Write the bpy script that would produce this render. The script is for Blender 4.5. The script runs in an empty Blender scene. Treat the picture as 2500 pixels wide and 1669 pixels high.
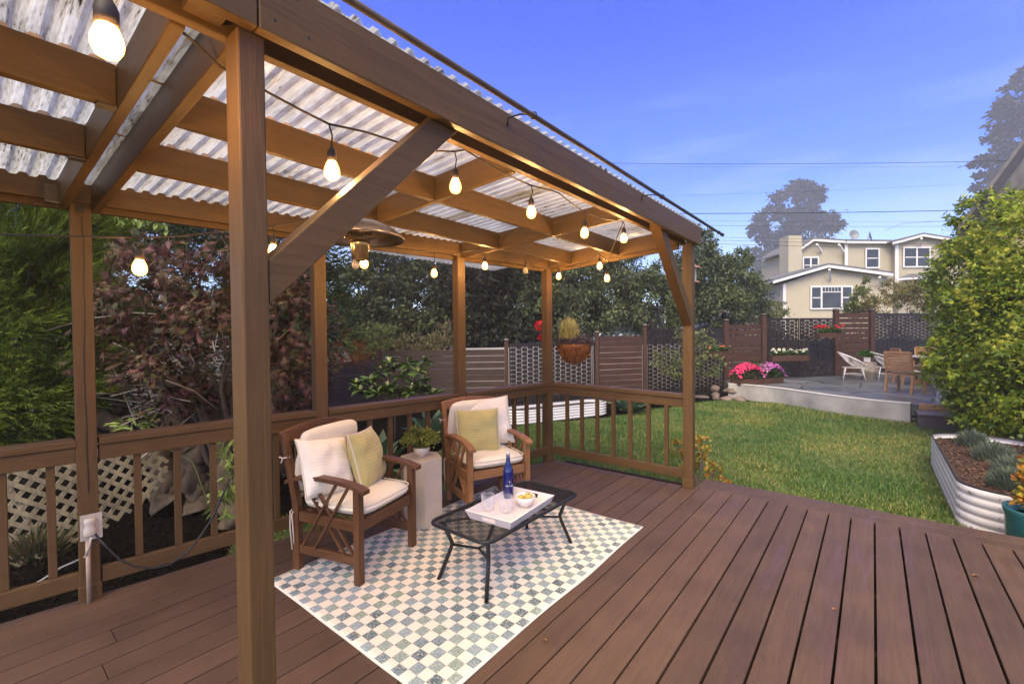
import bpy, bmesh, math, random
import numpy as np
from mathutils import Vector, Matrix, Euler
random.seed(7); RNG=np.random.default_rng(11)
S=bpy.context.scene
C=S.collection
R=math.radians
# ---------------------------------------------------------------- camera
cam=bpy.data.objects.new('camera',bpy.data.cameras.new('camera')); C.objects.link(cam); S.camera=cam
cam.data.sensor_width=36; cam.data.lens=15.84; cam.data.clip_start=.05; cam.data.clip_end=2000
cam.matrix_world=Matrix([[0.780505, -0.004152, 0.625136, 0.0], [0.625077, 0.020377, -0.780297, 0.0], [-0.009498, 0.999784, 0.018499, 1.5], [0, 0, 0, 1]])
S.render.resolution_x=1024; S.render.resolution_y=683
# ---------------------------------------------------------------- light
SUN_EL,SUN_ROT=R(47),R(160)
W=bpy.data.worlds.new('World'); S.world=W; W.use_nodes=True
nt=W.node_tree; nt.nodes.clear()
out=nt.nodes.new('ShaderNodeOutputWorld'); bg=nt.nodes.new('ShaderNodeBackground')
sky=nt.nodes.new('ShaderNodeTexSky'); sky.sky_type='NISHITA'; sky.sun_disc=False
sky.sun_elevation=SUN_EL; sky.sun_rotation=SUN_ROT; sky.altitude=100; sky.air_density=1.0; sky.dust_density=.8; sky.ozone_density=4
# thin cloud streaks low in the sky
tc=nt.nodes.new('ShaderNodeTexCoord'); mp=nt.nodes.new('ShaderNodeMapping'); mp.inputs['Scale'].default_value=(1.4,1.4,9)
nz=nt.nodes.new('ShaderNodeTexNoise'); nz.inputs['Scale'].default_value=2.2; nz.inputs['Detail'].default_value=7; nz.inputs['Roughness'].default_value=.55
cr=nt.nodes.new('ShaderNodeValToRGB'); cr.color_ramp.elements[0].position=.5; cr.color_ramp.elements[0].color=(0,0,0,1); cr.color_ramp.elements[1].position=.72
sx=nt.nodes.new('ShaderNodeSeparateXYZ'); mr=nt.nodes.new('ShaderNodeMapRange'); mr.inputs[1].default_value=.5; mr.inputs[2].default_value=.12; mr.inputs[3].default_value=0; mr.inputs[4].default_value=.5
mu=nt.nodes.new('ShaderNodeMath'); mu.operation='MULTIPLY'
mx=nt.nodes.new('ShaderNodeMix'); mx.data_type='RGBA'; mx.inputs[7].default_value=(2.6,2.9,3.9,1)
gm=nt.nodes.new('ShaderNodeMix'); gm.data_type='RGBA'; gm.blend_type='MULTIPLY'; gm.inputs[0].default_value=1; pass
L=nt.links.new
tr=nt.nodes.new('ShaderNodeValToRGB'); tr.color_ramp.interpolation='EASE'
for _ in range(2): tr.color_ramp.elements.new(.5)
for el,(p,c) in zip(tr.color_ramp.elements,((.0,(.82,.80,.80)),(.13,(.57,.60,.76)),(.32,(.15,.29,.78)),(.6,(.0,.155,.76)))): el.position=p; el.color=(*c,1)
tm=nt.nodes.new('ShaderNodeVectorMath'); tm.operation='SCALE'; tm.inputs[3].default_value=1.5
hi=nt.nodes.new('ShaderNodeMapRange'); hi.inputs[1].default_value=.66; hi.inputs[2].default_value=.86     # pale band added overhead, out of view, to neutralise the ambient light
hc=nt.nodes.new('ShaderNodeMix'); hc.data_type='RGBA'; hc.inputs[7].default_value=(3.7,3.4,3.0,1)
L(tc.outputs['Generated'],mp.inputs[0]); L(mp.outputs[0],nz.inputs['Vector']); L(nz.outputs[0],cr.inputs[0]); L(tc.outputs['Generated'],sx.inputs[0]); L(sx.outputs[2],mr.inputs[0])
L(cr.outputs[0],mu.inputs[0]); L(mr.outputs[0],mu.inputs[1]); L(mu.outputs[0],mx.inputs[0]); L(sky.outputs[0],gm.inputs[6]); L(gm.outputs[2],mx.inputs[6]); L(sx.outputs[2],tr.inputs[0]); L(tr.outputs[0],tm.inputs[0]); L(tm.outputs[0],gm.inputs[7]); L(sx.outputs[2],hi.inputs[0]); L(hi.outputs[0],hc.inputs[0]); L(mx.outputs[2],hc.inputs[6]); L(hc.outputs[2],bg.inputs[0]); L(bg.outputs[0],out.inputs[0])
bg.inputs[1].default_value=.085
sun=bpy.data.objects.new('sun',bpy.data.lights.new('sun','SUN')); C.objects.link(sun)
sun.data.energy=2.1; sun.data.angle=R(50); sun.data.color=(1,.85,.55)
sd=Vector((math.sin(SUN_ROT)*math.cos(SUN_EL),math.cos(SUN_ROT)*math.cos(SUN_EL),math.sin(SUN_EL)))
sun.rotation_euler=sd.to_track_quat('Z','Y').to_euler()
S.view_settings.view_transform='Standard'; S.view_settings.look='None'; S.view_settings.gamma=1; S.view_settings.exposure=1.93
S.render.engine='CYCLES'; S.cycles.max_bounces=7; S.cycles.transparent_max_bounces=12; S.cycles.sample_clamp_indirect=4
S.cycles.volume_bounces=0
# ---------------------------------------------------------------- mesh helpers
class MB:
    def __init__(s): s.v=[]; s.f=[]; s.sm=[]
    def add(s,v,f,smooth=False):
        n=len(s.v); s.v+= [tuple(p) for p in v]; s.f+=[tuple(i+n for i in q) for q in f]; s.sm+=[smooth]*len(f); return s
    def box(s,x0,x1,y0,y1,z0,z1):
        return s.hexa([(x0,y0,z0),(x1,y0,z0),(x1,y1,z0),(x0,y1,z0),(x0,y0,z1),(x1,y0,z1),(x1,y1,z1),(x0,y1,z1)])
    def hexa(s,p): return s.add(p,[(3,2,1,0),(4,5,6,7),(0,1,5,4),(1,2,6,5),(2,3,7,6),(3,0,4,7)])
    def beam(s,p,q,w,h,up=(0,0,1),sq=0):   # centre line p->q, w sideways, h along up ; sq=1 keeps vertical end cuts
        p=Vector(p);q=Vector(q);d=(q-p).normalized();up=Vector(up);sd_=d.cross(up).normalized();u=sd_.cross(d).normalized()
        if sq: u=Vector(up).normalized()*(1/max(.2,abs(u.dot(Vector(up).normalized()))))
        a=sd_*w/2;b=u*h/2
        return s.hexa([p-a-b,p+a-b,q+a-b,q-a-b,p-a+b,p+a+b,q+a+b,q-a+b])
    def prism(s,poly,z0,z1):
        n=len(poly);v=[(x,y,z0) for x,y in poly]+[(x,y,z1) for x,y in poly]
        f=[tuple(range(n-1,-1,-1)),tuple(range(n,2*n))]+[(i,(i+1)%n,n+(i+1)%n,n+i) for i in range(n)]
        return s.add(v,f)
    def extrude(s,pts,d):
        n=len(pts);d=Vector(d);v=[Vector(p) for p in pts]+[Vector(p)+d for p in pts]
        f=[tuple(range(n-1,-1,-1)),tuple(range(n,2*n))]+[(i,(i+1)%n,n+(i+1)%n,n+i) for i in range(n)]
        return s.add(v,f)
    def tube(s,pts,r,n=8,cap=True):
        pts=[Vector(p) for p in pts]; m=len(pts)
        rr=r if isinstance(r,(list,tuple)) else [r]*m
        v=[];nrm=None
        for i,p in enumerate(pts):
            d=(pts[min(i+1,m-1)]-pts[max(i-1,0)]).normalized()
            if nrm is None:
                nrm=d.cross(Vector((0,0,1)) if abs(d.z)<.9 else Vector((1,0,0))).normalized()
            else:
                nrm=(nrm-d*nrm.dot(d)).normalized()
            b=d.cross(nrm)
            for k in range(n):
                a=2*math.pi*k/n; v.append(p+(nrm*math.cos(a)+b*math.sin(a))*rr[i])
        f=[(i*n+k,i*n+(k+1)%n,(i+1)*n+(k+1)%n,(i+1)*n+k) for i in range(m-1) for k in range(n)]
        s.add(v,f,True)
        if cap: b=len(s.v)-len(v); s.f+=[tuple(b+k for k in range(n-1,-1,-1)),tuple(b+(m-1)*n+k for k in range(n))]; s.sm+=[False]*2
        return s
    def lathe(s,prof,n=24,o=(0,0,0),smooth=True,sy=1):
        v=[];m=len(prof)
        for r,z in prof:
            for k in range(n):
                a=2*math.pi*k/n; v.append((o[0]+r*math.cos(a),o[1]+r*math.sin(a)*sy,o[2]+z))
        f=[(i*n+k,i*n+(k+1)%n,(i+1)*n+(k+1)%n,(i+1)*n+k) for i in range(m-1) for k in range(n)]
        return s.add(v,f,smooth)
    def disc(s,c,r,n=24):
        return s.add([(c[0]+r*math.cos(2*math.pi*k/n),c[1]+r*math.sin(2*math.pi*k/n),c[2]) for k in range(n)],[tuple(range(n))])
    def build(s,name,mat,parent=None,bevel=0,loc=None,rot=None):
        me=bpy.data.meshes.new(name); me.from_pydata(s.v,[],s.f); me.update()
        me.polygons.foreach_set('use_smooth',s.sm)
        o=bpy.data.objects.new(name,me); C.objects.link(o)
        if mat: me.materials.append(mat)
        if parent: o.parent=parent
        if loc: o.location=loc
        if rot: o.rotation_euler=rot
        if bevel:
            b=o.modifiers.new('bevel','BEVEL'); b.width=bevel; b.segments=2; b.limit_method='ANGLE'; b.angle_limit=R(40)
        return o
def tag(o,label=None,cat=None,group=None,kind=None):
    if label: o['label']=label
    if cat: o['category']=cat
    if group: o['group']=group
    if kind: o['kind']=kind
    return o
def empty(name,label,cat,loc=(0,0,0),rz=0,group=None):
    o=bpy.data.objects.new(name,None); C.objects.link(o); o.location=loc; o.rotation_euler=(0,0,rz); o.empty_display_size=.1
    return tag(o,label,cat,group)
def copy_tree(o,parent=None):
    c=o.copy(); C.objects.link(c)
    if parent: c.parent=parent
    for ch in list(o.children): copy_tree(ch,c)
    return c
# ---------------------------------------------------------------- materials
def newmat(n):
    m=bpy.data.materials.new(n); m.use_nodes=True; t=m.node_tree; return m,t,t.nodes['Principled BSDF']
def N(t,ty,**k):
    n=t.nodes.new(ty)
    for a,b in k.items():
        if a.startswith('i_'): n.inputs[a[2:].replace('_',' ')].default_value=b
        else: setattr(n,a,b)
    return n
def ramp(t,stops,fac):
    r=t.nodes.new('ShaderNodeValToRGB'); e=r.color_ramp.elements
    while len(e)<len(stops): e.new(.5)
    for el,(p,c) in zip(e,stops): el.position=p; el.color=(*c,1) if len(c)==3 else c
    t.links.new(fac,r.inputs[0]); return r
def mat(name,col,rough=.6,var=.15,scale=8,bump=.1,bscale=None,stretch=(1,1,1),metal=0,spec=.5,detail=5,obj=True,alpha=None):
    m,t,b=newmat(name)
    tc=N(t,'ShaderNodeTexCoord'); mp=N(t,'ShaderNodeMapping'); mp.inputs['Scale'].default_value=stretch
    t.links.new(tc.outputs['Object'],mp.inputs[0])
    nz=N(t,'ShaderNodeTexNoise',i_Scale=scale,i_Detail=detail); t.links.new(mp.outputs[0],nz.inputs['Vector'])
    c=np.array(col); r=ramp(t,[(.25,tuple(c*(1-var))),(.75,tuple(np.minimum(c*(1+var),1)))],nz.outputs[0]); t.links.new(r.outputs[0],b.inputs['Base Color'])
    if bump:
        n2=N(t,'ShaderNodeTexNoise',i_Scale=bscale or scale*5,i_Detail=4); t.links.new(mp.outputs[0],n2.inputs['Vector'])
        bp=N(t,'ShaderNodeBump',i_Strength=bump,i_Distance=.01); t.links.new(n2.outputs[0],bp.inputs['Height']); t.links.new(bp.outputs[0],b.inputs['Normal'])
    b.inputs['Roughness'].default_value=rough; b.inputs['Metallic'].default_value=metal; b.inputs['Specular IOR Level'].default_value=spec
    return m
def wood(name,col,ax,rough=.5,var=.22,bump=.25,knots=True,freq=14,mottle=.12,dark=.6):
    m,t,b=newmat(name); st=[freq,freq,freq]; st['XYZ'.index(ax)]=freq*.07
    geo=N(t,'ShaderNodeTexCoord'); mp=N(t,'ShaderNodeMapping'); mp.inputs['Scale'].default_value=st; t.links.new(geo.outputs['Object'],mp.inputs[0])
    nz=N(t,'ShaderNodeTexNoise',i_Scale=1.0,i_Detail=3,i_Distortion=.6); t.links.new(mp.outputs[0],nz.inputs['Vector'])
    wv=N(t,'ShaderNodeMath',operation='MULTIPLY'); wv.inputs[1].default_value=24; t.links.new(nz.outputs[0],wv.inputs[0])
    sn=N(t,'ShaderNodeMath',operation='SINE'); t.links.new(wv.outputs[0],sn.inputs[0])
    n2=N(t,'ShaderNodeTexNoise',i_Scale=3.0,i_Detail=6); t.links.new(geo.outputs['Object'],n2.inputs['Vector'])
    n3=N(t,'ShaderNodeTexNoise',i_Scale=6.0,i_Detail=8,i_Roughness=.7); t.links.new(mp.outputs[0],n3.inputs['Vector'])
    ad=N(t,'ShaderNodeMath',operation='MULTIPLY_ADD'); ad.inputs[1].default_value=.12; t.links.new(sn.outputs[0],ad.inputs[0]); t.links.new(n3.outputs[0],ad.inputs[2])
    b.inputs['Specular IOR Level'].default_value=.28
    c=np.array(col); r=ramp(t,[(.25,tuple(c*(1-var))),(.5,tuple(c)),(.8,tuple(np.minimum(c*(1+var),1)))],ad.outputs[0])
    r2=ramp(t,[(.3,(1-mottle,)*3),(.7,(1+0*mottle,)*3)],n2.outputs[0])
    mm=N(t,'ShaderNodeMix',data_type='RGBA',blend_type='MULTIPLY'); mm.inputs[0].default_value=1; t.links.new(r.outputs[0],mm.inputs[6]); t.links.new(r2.outputs[0],mm.inputs[7])
    last=mm.outputs[2]
    if knots:
        vo=N(t,'ShaderNodeTexVoronoi',i_Scale=4.0); vo.inputs['Randomness'].default_value=1; t.links.new(geo.outputs['Object'],vo.inputs['Vector'])
        k=ramp(t,[(.0,(dark*.5,)*3),(.035,(1,)*3)],vo.outputs['Distance']); m3=N(t,'ShaderNodeMix',data_type='RGBA',blend_type='MULTIPLY'); m3.inputs[0].default_value=1
        t.links.new(last,m3.inputs[6]); t.links.new(k.outputs[0],m3.inputs[7]); last=m3.outputs[2]
    t.links.new(last,b.inputs['Base Color'])
    bp=N(t,'ShaderNodeBump',i_Strength=bump,i_Distance=.004); t.links.new(ad.outputs[0],bp.inputs['Height']); t.links.new(bp.outputs[0],b.inputs['Normal'])
    rr=N(t,'ShaderNodeMapRange'); rr.inputs[3].default_value=rough-.1; rr.inputs[4].default_value=rough+.15; t.links.new(n2.outputs[0],rr.inputs[0]); t.links.new(rr.outputs[0],b.inputs['Roughness'])
    return m
def leafmat(name,cols,rough=.5,trans=.25,patch=1.2,spec=.22):
    m,t,b=newmat(name); g=N(t,'ShaderNodeNewGeometry'); n=len(cols)
    r=ramp(t,[(i/max(1,n-1)*.96+.02,c) for i,c in enumerate(cols)],g.outputs['Random Per Island'])
    tc=N(t,'ShaderNodeTexCoord'); nz=N(t,'ShaderNodeTexNoise',i_Scale=patch,i_Detail=3); t.links.new(tc.outputs['Object'],nz.inputs['Vector'])
    v=ramp(t,[(.3,(.62,.66,.7)),(.7,(1.25,1.2,1.0))],nz.outputs[0]); mm=N(t,'ShaderNodeMix',data_type='RGBA',blend_type='MULTIPLY'); mm.inputs[0].default_value=1
    t.links.new(r.outputs[0],mm.inputs[6]); t.links.new(v.outputs[0],mm.inputs[7]); t.links.new(mm.outputs[2],b.inputs['Base Color'])
    b.inputs['Roughness'].default_value=rough; b.inputs['Specular IOR Level'].default_value=spec
    if trans:
        tr=N(t,'ShaderNodeBsdfTranslucent'); t.links.new(mm.outputs[2],tr.inputs[0]); ms=N(t,'ShaderNodeMixShader'); ms.inputs[0].default_value=trans
        o=t.nodes['Material Output']; t.links.new(b.outputs[0],ms.inputs[1]); t.links.new(tr.outputs[0],ms.inputs[2]); t.links.new(ms.outputs[0],o.inputs[0])
    return m
# ---------------------------------------------------------------- scattered leaves
T_LEAF=(np.array([(0,0,0),(.35,.28,.05),(.75,.2,.03),(1,0,-.08),(.75,-.2,.03),(.35,-.28,.05)]),[(0,1,2,3),(0,3,4,5)])
T_QUAD=(np.array([(0,0,0),(.5,.32,.06),(1,0,-.05),(.5,-.32,.06)]),[(0,1,2,3)])
T_BLADE=(np.array([(0,-.06,0),(0,.06,0),(.55,.045,.04),(.55,-.045,.04),(1,0,-.05)]),[(0,3,2,1),(3,4,2)])
T_TRI=(np.array([(0,-.09,0),(0,.09,0),(1,0,0)]),[(0,1,2)])
def _maple():
    pts=[(0,0)]
    for a,l in ((-125,.35),(-78,.75),(-38,.95),(0,1.1),(38,.95),(78,.75),(125,.35)):
        a=R(a); wv=R(17)
        if l>.4: pts.append((.28*math.cos(a-wv)+.0,.28*math.sin(a-wv)))
        pts.append((l*math.cos(a),l*math.sin(a)))
        if l>.4 : pts.append((.28*math.cos(a+wv),.28*math.sin(a+wv)))
    v=[(x*.55+.45*(i>0),y*.55,-.15*(x*x+y*y)) for i,(x,y) in enumerate(pts)]
    n=len(v); v.append((.45,0,0)); return (np.array(v),[(n,i,i+1) for i in range(1,n-1)]+[(n,n-1,0),(n,0,1)])
T_MAPLE=_maple()
def _lobe():
    pts=[(0,0)]
    for a,l,w in ((-58,.75,.16),(0,1.05,.2),(58,.75,.16)):
        a=R(a); ux,uy=math.cos(a),math.sin(a); pts+=[(ux*l*.45-uy*-w*1.0,uy*l*.45+ux*-w*1.0),(ux*l,uy*l),(ux*l*.45-uy*w*1.0,uy*l*.45+ux*w*1.0)]
    v=[(x,y,-.12*(x*x+1.5*y*y)) for x,y in pts]; n=len(v); v.append((.2,0,0.02)); return (np.array(v),[(n,i,i+1) for i in range(1,n-1)]+[(n,0,1),(n,n-1,0)])
T_LOBE=_lobe()
T_PETAL=(np.array([(0,0,0)]+[(.5*math.cos(2*math.pi*k/10)*(1 if k%2 else .75),.5*math.sin(2*math.pi*k/10)*(1 if k%2 else .75),.16) for k in range(10)]),[(0,k+1,(k+1)%10+1) for k in range(10)])
def unit(a): return a/np.maximum(np.linalg.norm(a,axis=1,keepdims=True),1e-9)
def scatter(name,tm,Cn,D,size,m,parent=None,up=None,jit=.3,wide=1):
    tv,tf=tm; n=len(Cn); D=unit(np.asarray(D,float)); rnd=RNG.normal(size=(n,3))
    if up is None: up=np.tile([0,0,1.],(n,1))
    Nn=np.asarray(up,float)+rnd*jit; Sd=unit(np.cross(D,Nn)+1e-6); Nn=np.cross(Sd,D)
    sz=np.broadcast_to(np.asarray(size,float),(n,)).reshape(n,1,1)
    P=Cn[:,None,:]+sz*(tv[None,:,0:1]*D[:,None,:]+wide*tv[None,:,1:2]*Sd[:,None,:]+tv[None,:,2:3]*Nn[:,None,:])
    k=len(tv); P=P.reshape(-1,3)
    me=bpy.data.meshes.new(name); me.vertices.add(len(P)); me.vertices.foreach_set('co',P.astype(np.float32).ravel())
    cnt=np.array([len(f) for f in tf]); fl=np.concatenate([np.array(f) for f in tf])
    loops=(fl[None,:]+(np.arange(n)*k)[:,None]).ravel(); tot=np.tile(cnt,n); st=np.concatenate([[0],np.cumsum(tot)[:-1]])
    me.loops.add(len(loops)); me.loops.foreach_set('vertex_index',loops.astype(np.int32))
    me.polygons.add(len(tot)); me.polygons.foreach_set('loop_start',st.astype(np.int32))
    try: me.polygons.foreach_set('loop_total',tot.astype(np.int32))
    except Exception: pass
    me.materials.append(m); me.update(calc_edges=True); me.validate()
    o=bpy.data.objects.new(name,me); C.objects.link(o)
    if parent: o.parent=parent
    return o
def sph(n): return unit(RNG.normal(size=(n,3)))
def blobs(bl,n,shell=.45,sub=14,subr=.3):
    """leaf positions: every blob (centre,radius xyz) carries clumps near its surface"""
    w=np.array([abs(b[1][0]*b[1][1]*b[1][2])**(2/3) for b in bl]); w=w/w.sum(); P=[];O=[]
    for (c,r),k in zip(bl,(w*n).astype(int)+1):
        c=np.array(c);r=np.array(r,float); ns=max(3,int(sub)); cl=sph(ns)*(RNG.uniform(shell,1,(ns,1))**.5)
        i=RNG.integers(0,ns,k); d=RNG.normal(size=(k,3))*subr*RNG.uniform(.5,1,(ns,1))[i]; q=cl[i]+d
        P.append(c+q*r); O.append(q*r)
    return np.vstack(P),np.vstack(O)
def foliage(name,bl,n,size,m,parent=None,tm=T_LEAF,shell=.45,sub=14,subr=.3,droop=.2,zmin=None,out_w=.7,wide=1,keep=None,face=0,jit=.8):
    P,O=blobs(bl,n,shell,sub,subr)
    if zmin is not None: k=P[:,2]>zmin; P=P[k];O=O[k]
    if keep is not None: k=keep(P); P=P[k];O=O[k]
    D=unit(O)*out_w+RNG.normal(size=P.shape)*.7; D[:,2]-=droop
    return scatter(name,tm,P,D,RNG.uniform(.6,1.25,len(P))*size,m,parent,up=(unit(O)+[0,0,.6]) if face else None,jit=jit,wide=wide)
def limbs(mb,base,bl,r0,n=6,wig=.15,k=None,fork=True):
    base=Vector(base)
    for c,r in (bl if k is None else bl[:k]):
        c=Vector(c); pts=[base];m=n
        for i in range(1,m+1):
            f=i/m; p=base.lerp(c,f); p.z+= .12*math.sin(f*math.pi)*(c-base).length
            s=(c-base).length*wig*.3; pts.append(p+Vector((random.uniform(-s,s),random.uniform(-s,s),random.uniform(-s,s))))
        mb.tube(pts,[max(.006,r0*(1-.85*i/m)) for i in range(m+1)],7)
        if fork:
            for _ in range(4):
                d=Vector(sph(1)[0])*max(r)*.8; mb.tube([pts[-2],pts[-2].lerp(c+d,.5)+Vector((0,0,.05)),c+d],[r0*.22,r0*.14,r0*.05],5)
    return mb
def grid(fn,nu,nv,mb,smooth=True,flip=False):
    v=[fn(i/nu,j/nv) for i in range(nu+1) for j in range(nv+1)]
    f=[(i*(nv+1)+j,(i+1)*(nv+1)+j,(i+1)*(nv+1)+j+1,i*(nv+1)+j+1) for i in range(nu) for j in range(nv)]
    if flip: f=[q[::-1] for q in f]
    return mb.add(v,f,smooth)
# ================================================================ SETTING: ground, lawn, deck
ZG=-.32
M_soil=mat('dark_soil',(.007,.006,.005),1,.5,30,.8,80,spec=0)  # dark mulch colour, lowered further to include the shade under the trees
M_mulch=mat('mulch',(.05,.026,.016),.95,.6,40,.9,90)
M_ground=mat('bare_ground',(.05,.045,.03),.95,.4,3,.3)
def lawnmat():
    m,t,b=newmat('lawn_turf'); tc=N(t,'ShaderNodeTexCoord')
    a=N(t,'ShaderNodeTexNoise',i_Scale=.9,i_Detail=5); f=N(t,'ShaderNodeTexNoise',i_Scale=40,i_Detail=6)
    for n in (a,f): t.links.new(tc.outputs['Object'],n.inputs['Vector'])
    ad=N(t,'ShaderNodeMath',operation='MULTIPLY_ADD'); ad.inputs[1].default_value=.35; t.links.new(f.outputs[0],ad.inputs[0]); t.links.new(a.outputs[0],ad.inputs[2])
    r=ramp(t,[(.45,(.035,.06,.012)),(.66,(.06,.085,.02)),(.85,(.13,.12,.045))],ad.outputs[0]); t.links.new(r.outputs[0],b.inputs['Base Color']); b.inputs['Roughness'].default_value=.95
    return m
M_lawn=lawnmat()
g=MB().add([(-240,-90,ZG),(240,-90,ZG),(240,290,ZG),(-240,290,ZG)],[(0,1,2,3)]).build('ground',M_ground); tag(g,kind='structure')
LAWN=[(-3.62,1.1),(-4.42,1.55),(-4.9,3.2),(-5.45,6.6),(-5.0,7.6),(-4.35,8.7),(-4.13,9.74),(-3.45,11.7),(-2.9,12.75),(-1.86,12.75),(-.6,12.0),(.6,11.62),(1.5,12.2),(1.6,8.6),(1.1,5.2),(.9,4.55),(-1.3,4.55),(-2.95,4.3)]
g=MB().add([(x,y,ZG+.012) for x,y in LAWN],[tuple(range(len(LAWN)-1,-1,-1))]).build('lawn',M_lawn); tag(g,kind='structure')
g=MB().add([(-14,-3,ZG+.004),(-2.5,-3,ZG+.004),(-2.5,14.6,ZG+.004),(-14,9,ZG+.004)],[(0,1,2,3)]).build('mulch_bed',M_soil); tag(g,kind='structure')
# grass blades
def inpoly(P,poly):
    x,y=P[:,0],P[:,1];c=np.zeros(len(P),bool);n=len(poly)
    for i in range(n):
        x0,y0=poly[i];x1,y1=poly[(i+1)%n]
        k=((y0>y)!=(y1>y))&(x<(x1-x0)*(y-y0)/(y1-y0+1e-12)+x0); c^=k
    return c
def vnoise(P,sc,seed=0):
    r=np.random.default_rng(seed); ph=r.uniform(0,6.28,(6,)); d=r.normal(size=(6,2))*sc; return sum(np.sin(P[:,:2]@d[i]+ph[i]) for i in range(6))/6
def grass():
    n=230000; P=np.column_stack([RNG.uniform(-5.6,1.7,n),4.4+RNG.uniform(0,1,n)**1.5*8.6]); 
    P2=np.column_stack([RNG.uniform(-4.9,-2.9,16000),RNG.uniform(1.0,4.6,16000)]); P=np.vstack([P,P2]); P=P[inpoly(P,LAWN)]
    P=P[~((P[:,0]>-2.96)&(P[:,0]<-1.34)&(P[:,1]<4.5))]; P=P[~((P[:,0]>=-1.36)&(P[:,1]<4.84))]; k=vnoise(P,2.2,3); k2=vnoise(P,9,5)
    h=(.034+.018*k+.012*k2+RNG.uniform(0,.02,len(P)))*(1+.3*(P[:,1]>11.4)); D=np.column_stack([RNG.normal(0,.55,len(P)),RNG.normal(0,.55,len(P)),np.ones(len(P))])
    Q=np.column_stack([P,np.full(len(P),ZG+.01)])
    m,t,b=newmat('grass_blades'); g=N(t,'ShaderNodeNewGeometry'); r=ramp(t,[(0,(.035,.085,.012)),(.4,(.07,.14,.02)),(.75,(.11,.18,.035)),(.97,(.28,.24,.1))],g.outputs['Random Per Island'])
    tc=N(t,'ShaderNodeTexCoord'); nz=N(t,'ShaderNodeTexNoise',i_Scale=.8,i_Detail=4); t.links.new(tc.outputs['Object'],nz.inputs['Vector'])
    v=ramp(t,[(.36,(.6,.8,.55)),(.52,(1.05,1.0,.85)),(.68,(1.75,1.28,1.2))],nz.outputs[0]); mm=N(t,'ShaderNodeMix',data_type='RGBA',blend_type='MULTIPLY'); mm.inputs[0].default_value=1
    t.links.new(r.outputs[0],mm.inputs[6]); t.links.new(v.outputs[0],mm.inputs[7]); t.links.new(mm.outputs[2],b.inputs['Base Color']); b.inputs['Roughness'].default_value=.6
    o=scatter('grass',T_TRI,Q,D,np.maximum(h,.015)*1.25,m,up=sph(len(Q)),jit=.5); tag(o,'short green lawn grass behind the deck','grass',kind='stuff')
grass()
# deck
def deckmat():
    m=wood('deck_paint',(.102,.060,.039),'Y',rough=.5,var=.14,bump=.3,freq=18,mottle=.25); t=m.node_tree; b=t.nodes['Principled BSDF']
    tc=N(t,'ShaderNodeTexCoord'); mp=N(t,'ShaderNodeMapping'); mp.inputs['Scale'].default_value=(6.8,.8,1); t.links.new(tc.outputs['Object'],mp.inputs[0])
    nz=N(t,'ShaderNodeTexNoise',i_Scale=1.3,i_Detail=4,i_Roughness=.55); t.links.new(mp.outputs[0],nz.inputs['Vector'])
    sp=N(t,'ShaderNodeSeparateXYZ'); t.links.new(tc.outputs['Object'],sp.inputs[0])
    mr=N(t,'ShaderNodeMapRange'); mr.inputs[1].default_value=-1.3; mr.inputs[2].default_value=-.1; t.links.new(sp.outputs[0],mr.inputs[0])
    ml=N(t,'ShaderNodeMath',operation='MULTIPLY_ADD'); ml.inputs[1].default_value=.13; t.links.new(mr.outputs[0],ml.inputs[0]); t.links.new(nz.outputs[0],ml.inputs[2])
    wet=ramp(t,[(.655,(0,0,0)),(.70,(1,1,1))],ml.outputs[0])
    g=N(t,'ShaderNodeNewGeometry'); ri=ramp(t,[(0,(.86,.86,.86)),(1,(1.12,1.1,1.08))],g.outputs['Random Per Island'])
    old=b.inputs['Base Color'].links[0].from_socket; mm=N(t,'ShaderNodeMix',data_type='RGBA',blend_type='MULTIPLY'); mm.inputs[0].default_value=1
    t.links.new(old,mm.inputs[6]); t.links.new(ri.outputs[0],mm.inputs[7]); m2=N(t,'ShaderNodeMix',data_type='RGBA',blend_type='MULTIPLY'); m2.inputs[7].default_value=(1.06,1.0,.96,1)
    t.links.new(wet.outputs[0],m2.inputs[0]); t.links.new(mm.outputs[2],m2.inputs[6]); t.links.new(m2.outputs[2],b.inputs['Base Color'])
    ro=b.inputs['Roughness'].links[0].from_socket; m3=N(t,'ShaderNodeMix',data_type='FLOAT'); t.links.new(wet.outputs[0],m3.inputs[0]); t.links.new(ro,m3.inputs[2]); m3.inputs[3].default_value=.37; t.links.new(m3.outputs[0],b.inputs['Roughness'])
    return m
M_deck=deckmat()
XE=lambda y:-3.605+.1345*y     # outer edge of the deck along the slanting left rail
mb=MB(); p=.1463; k0=-28
for i in range(k0,26):
    gp=.0075 if i<-5 else .011; x0=-.13+i*p+gp/2; x1=x0+p-gp; rnd=random.Random(i*7+3)
    yt=4.452 if x1<-1.33 else 4.498
    cuts=[-2.2]
    if x0>-3.4:
        c=rnd.uniform(.2,4.2); 
        if rnd.random()<.45: cuts.append(c)
    def ytop(x): return min(yt,(x+3.605)/.1345)
    for a,bb in zip(cuts,cuts[1:]+[99]):
        b0=min(bb-.003,ytop(x0));b1=min(bb-.003,ytop(x1))
        if b1<=a: continue
        dz=rnd.uniform(-.0012,.0012)
        poly=[(x0,a),(x1,a),(x1,b1),(x0,max(a,b0))]
        # slanted left end
        mb.prism(poly,-.034+dz,0+dz)
for a,b in ((4.505,4.643),(4.65,4.80)): mb.box(-1.335,3.3,a,b,-.034,-.001)
mb.box(-1.335,3.3,4.78,4.797,-.3,-.036)
deck=mb.build('deck',M_deck,bevel=.0025); tag(deck,kind='structure')
mb=MB(); rs=random.Random(2)
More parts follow.
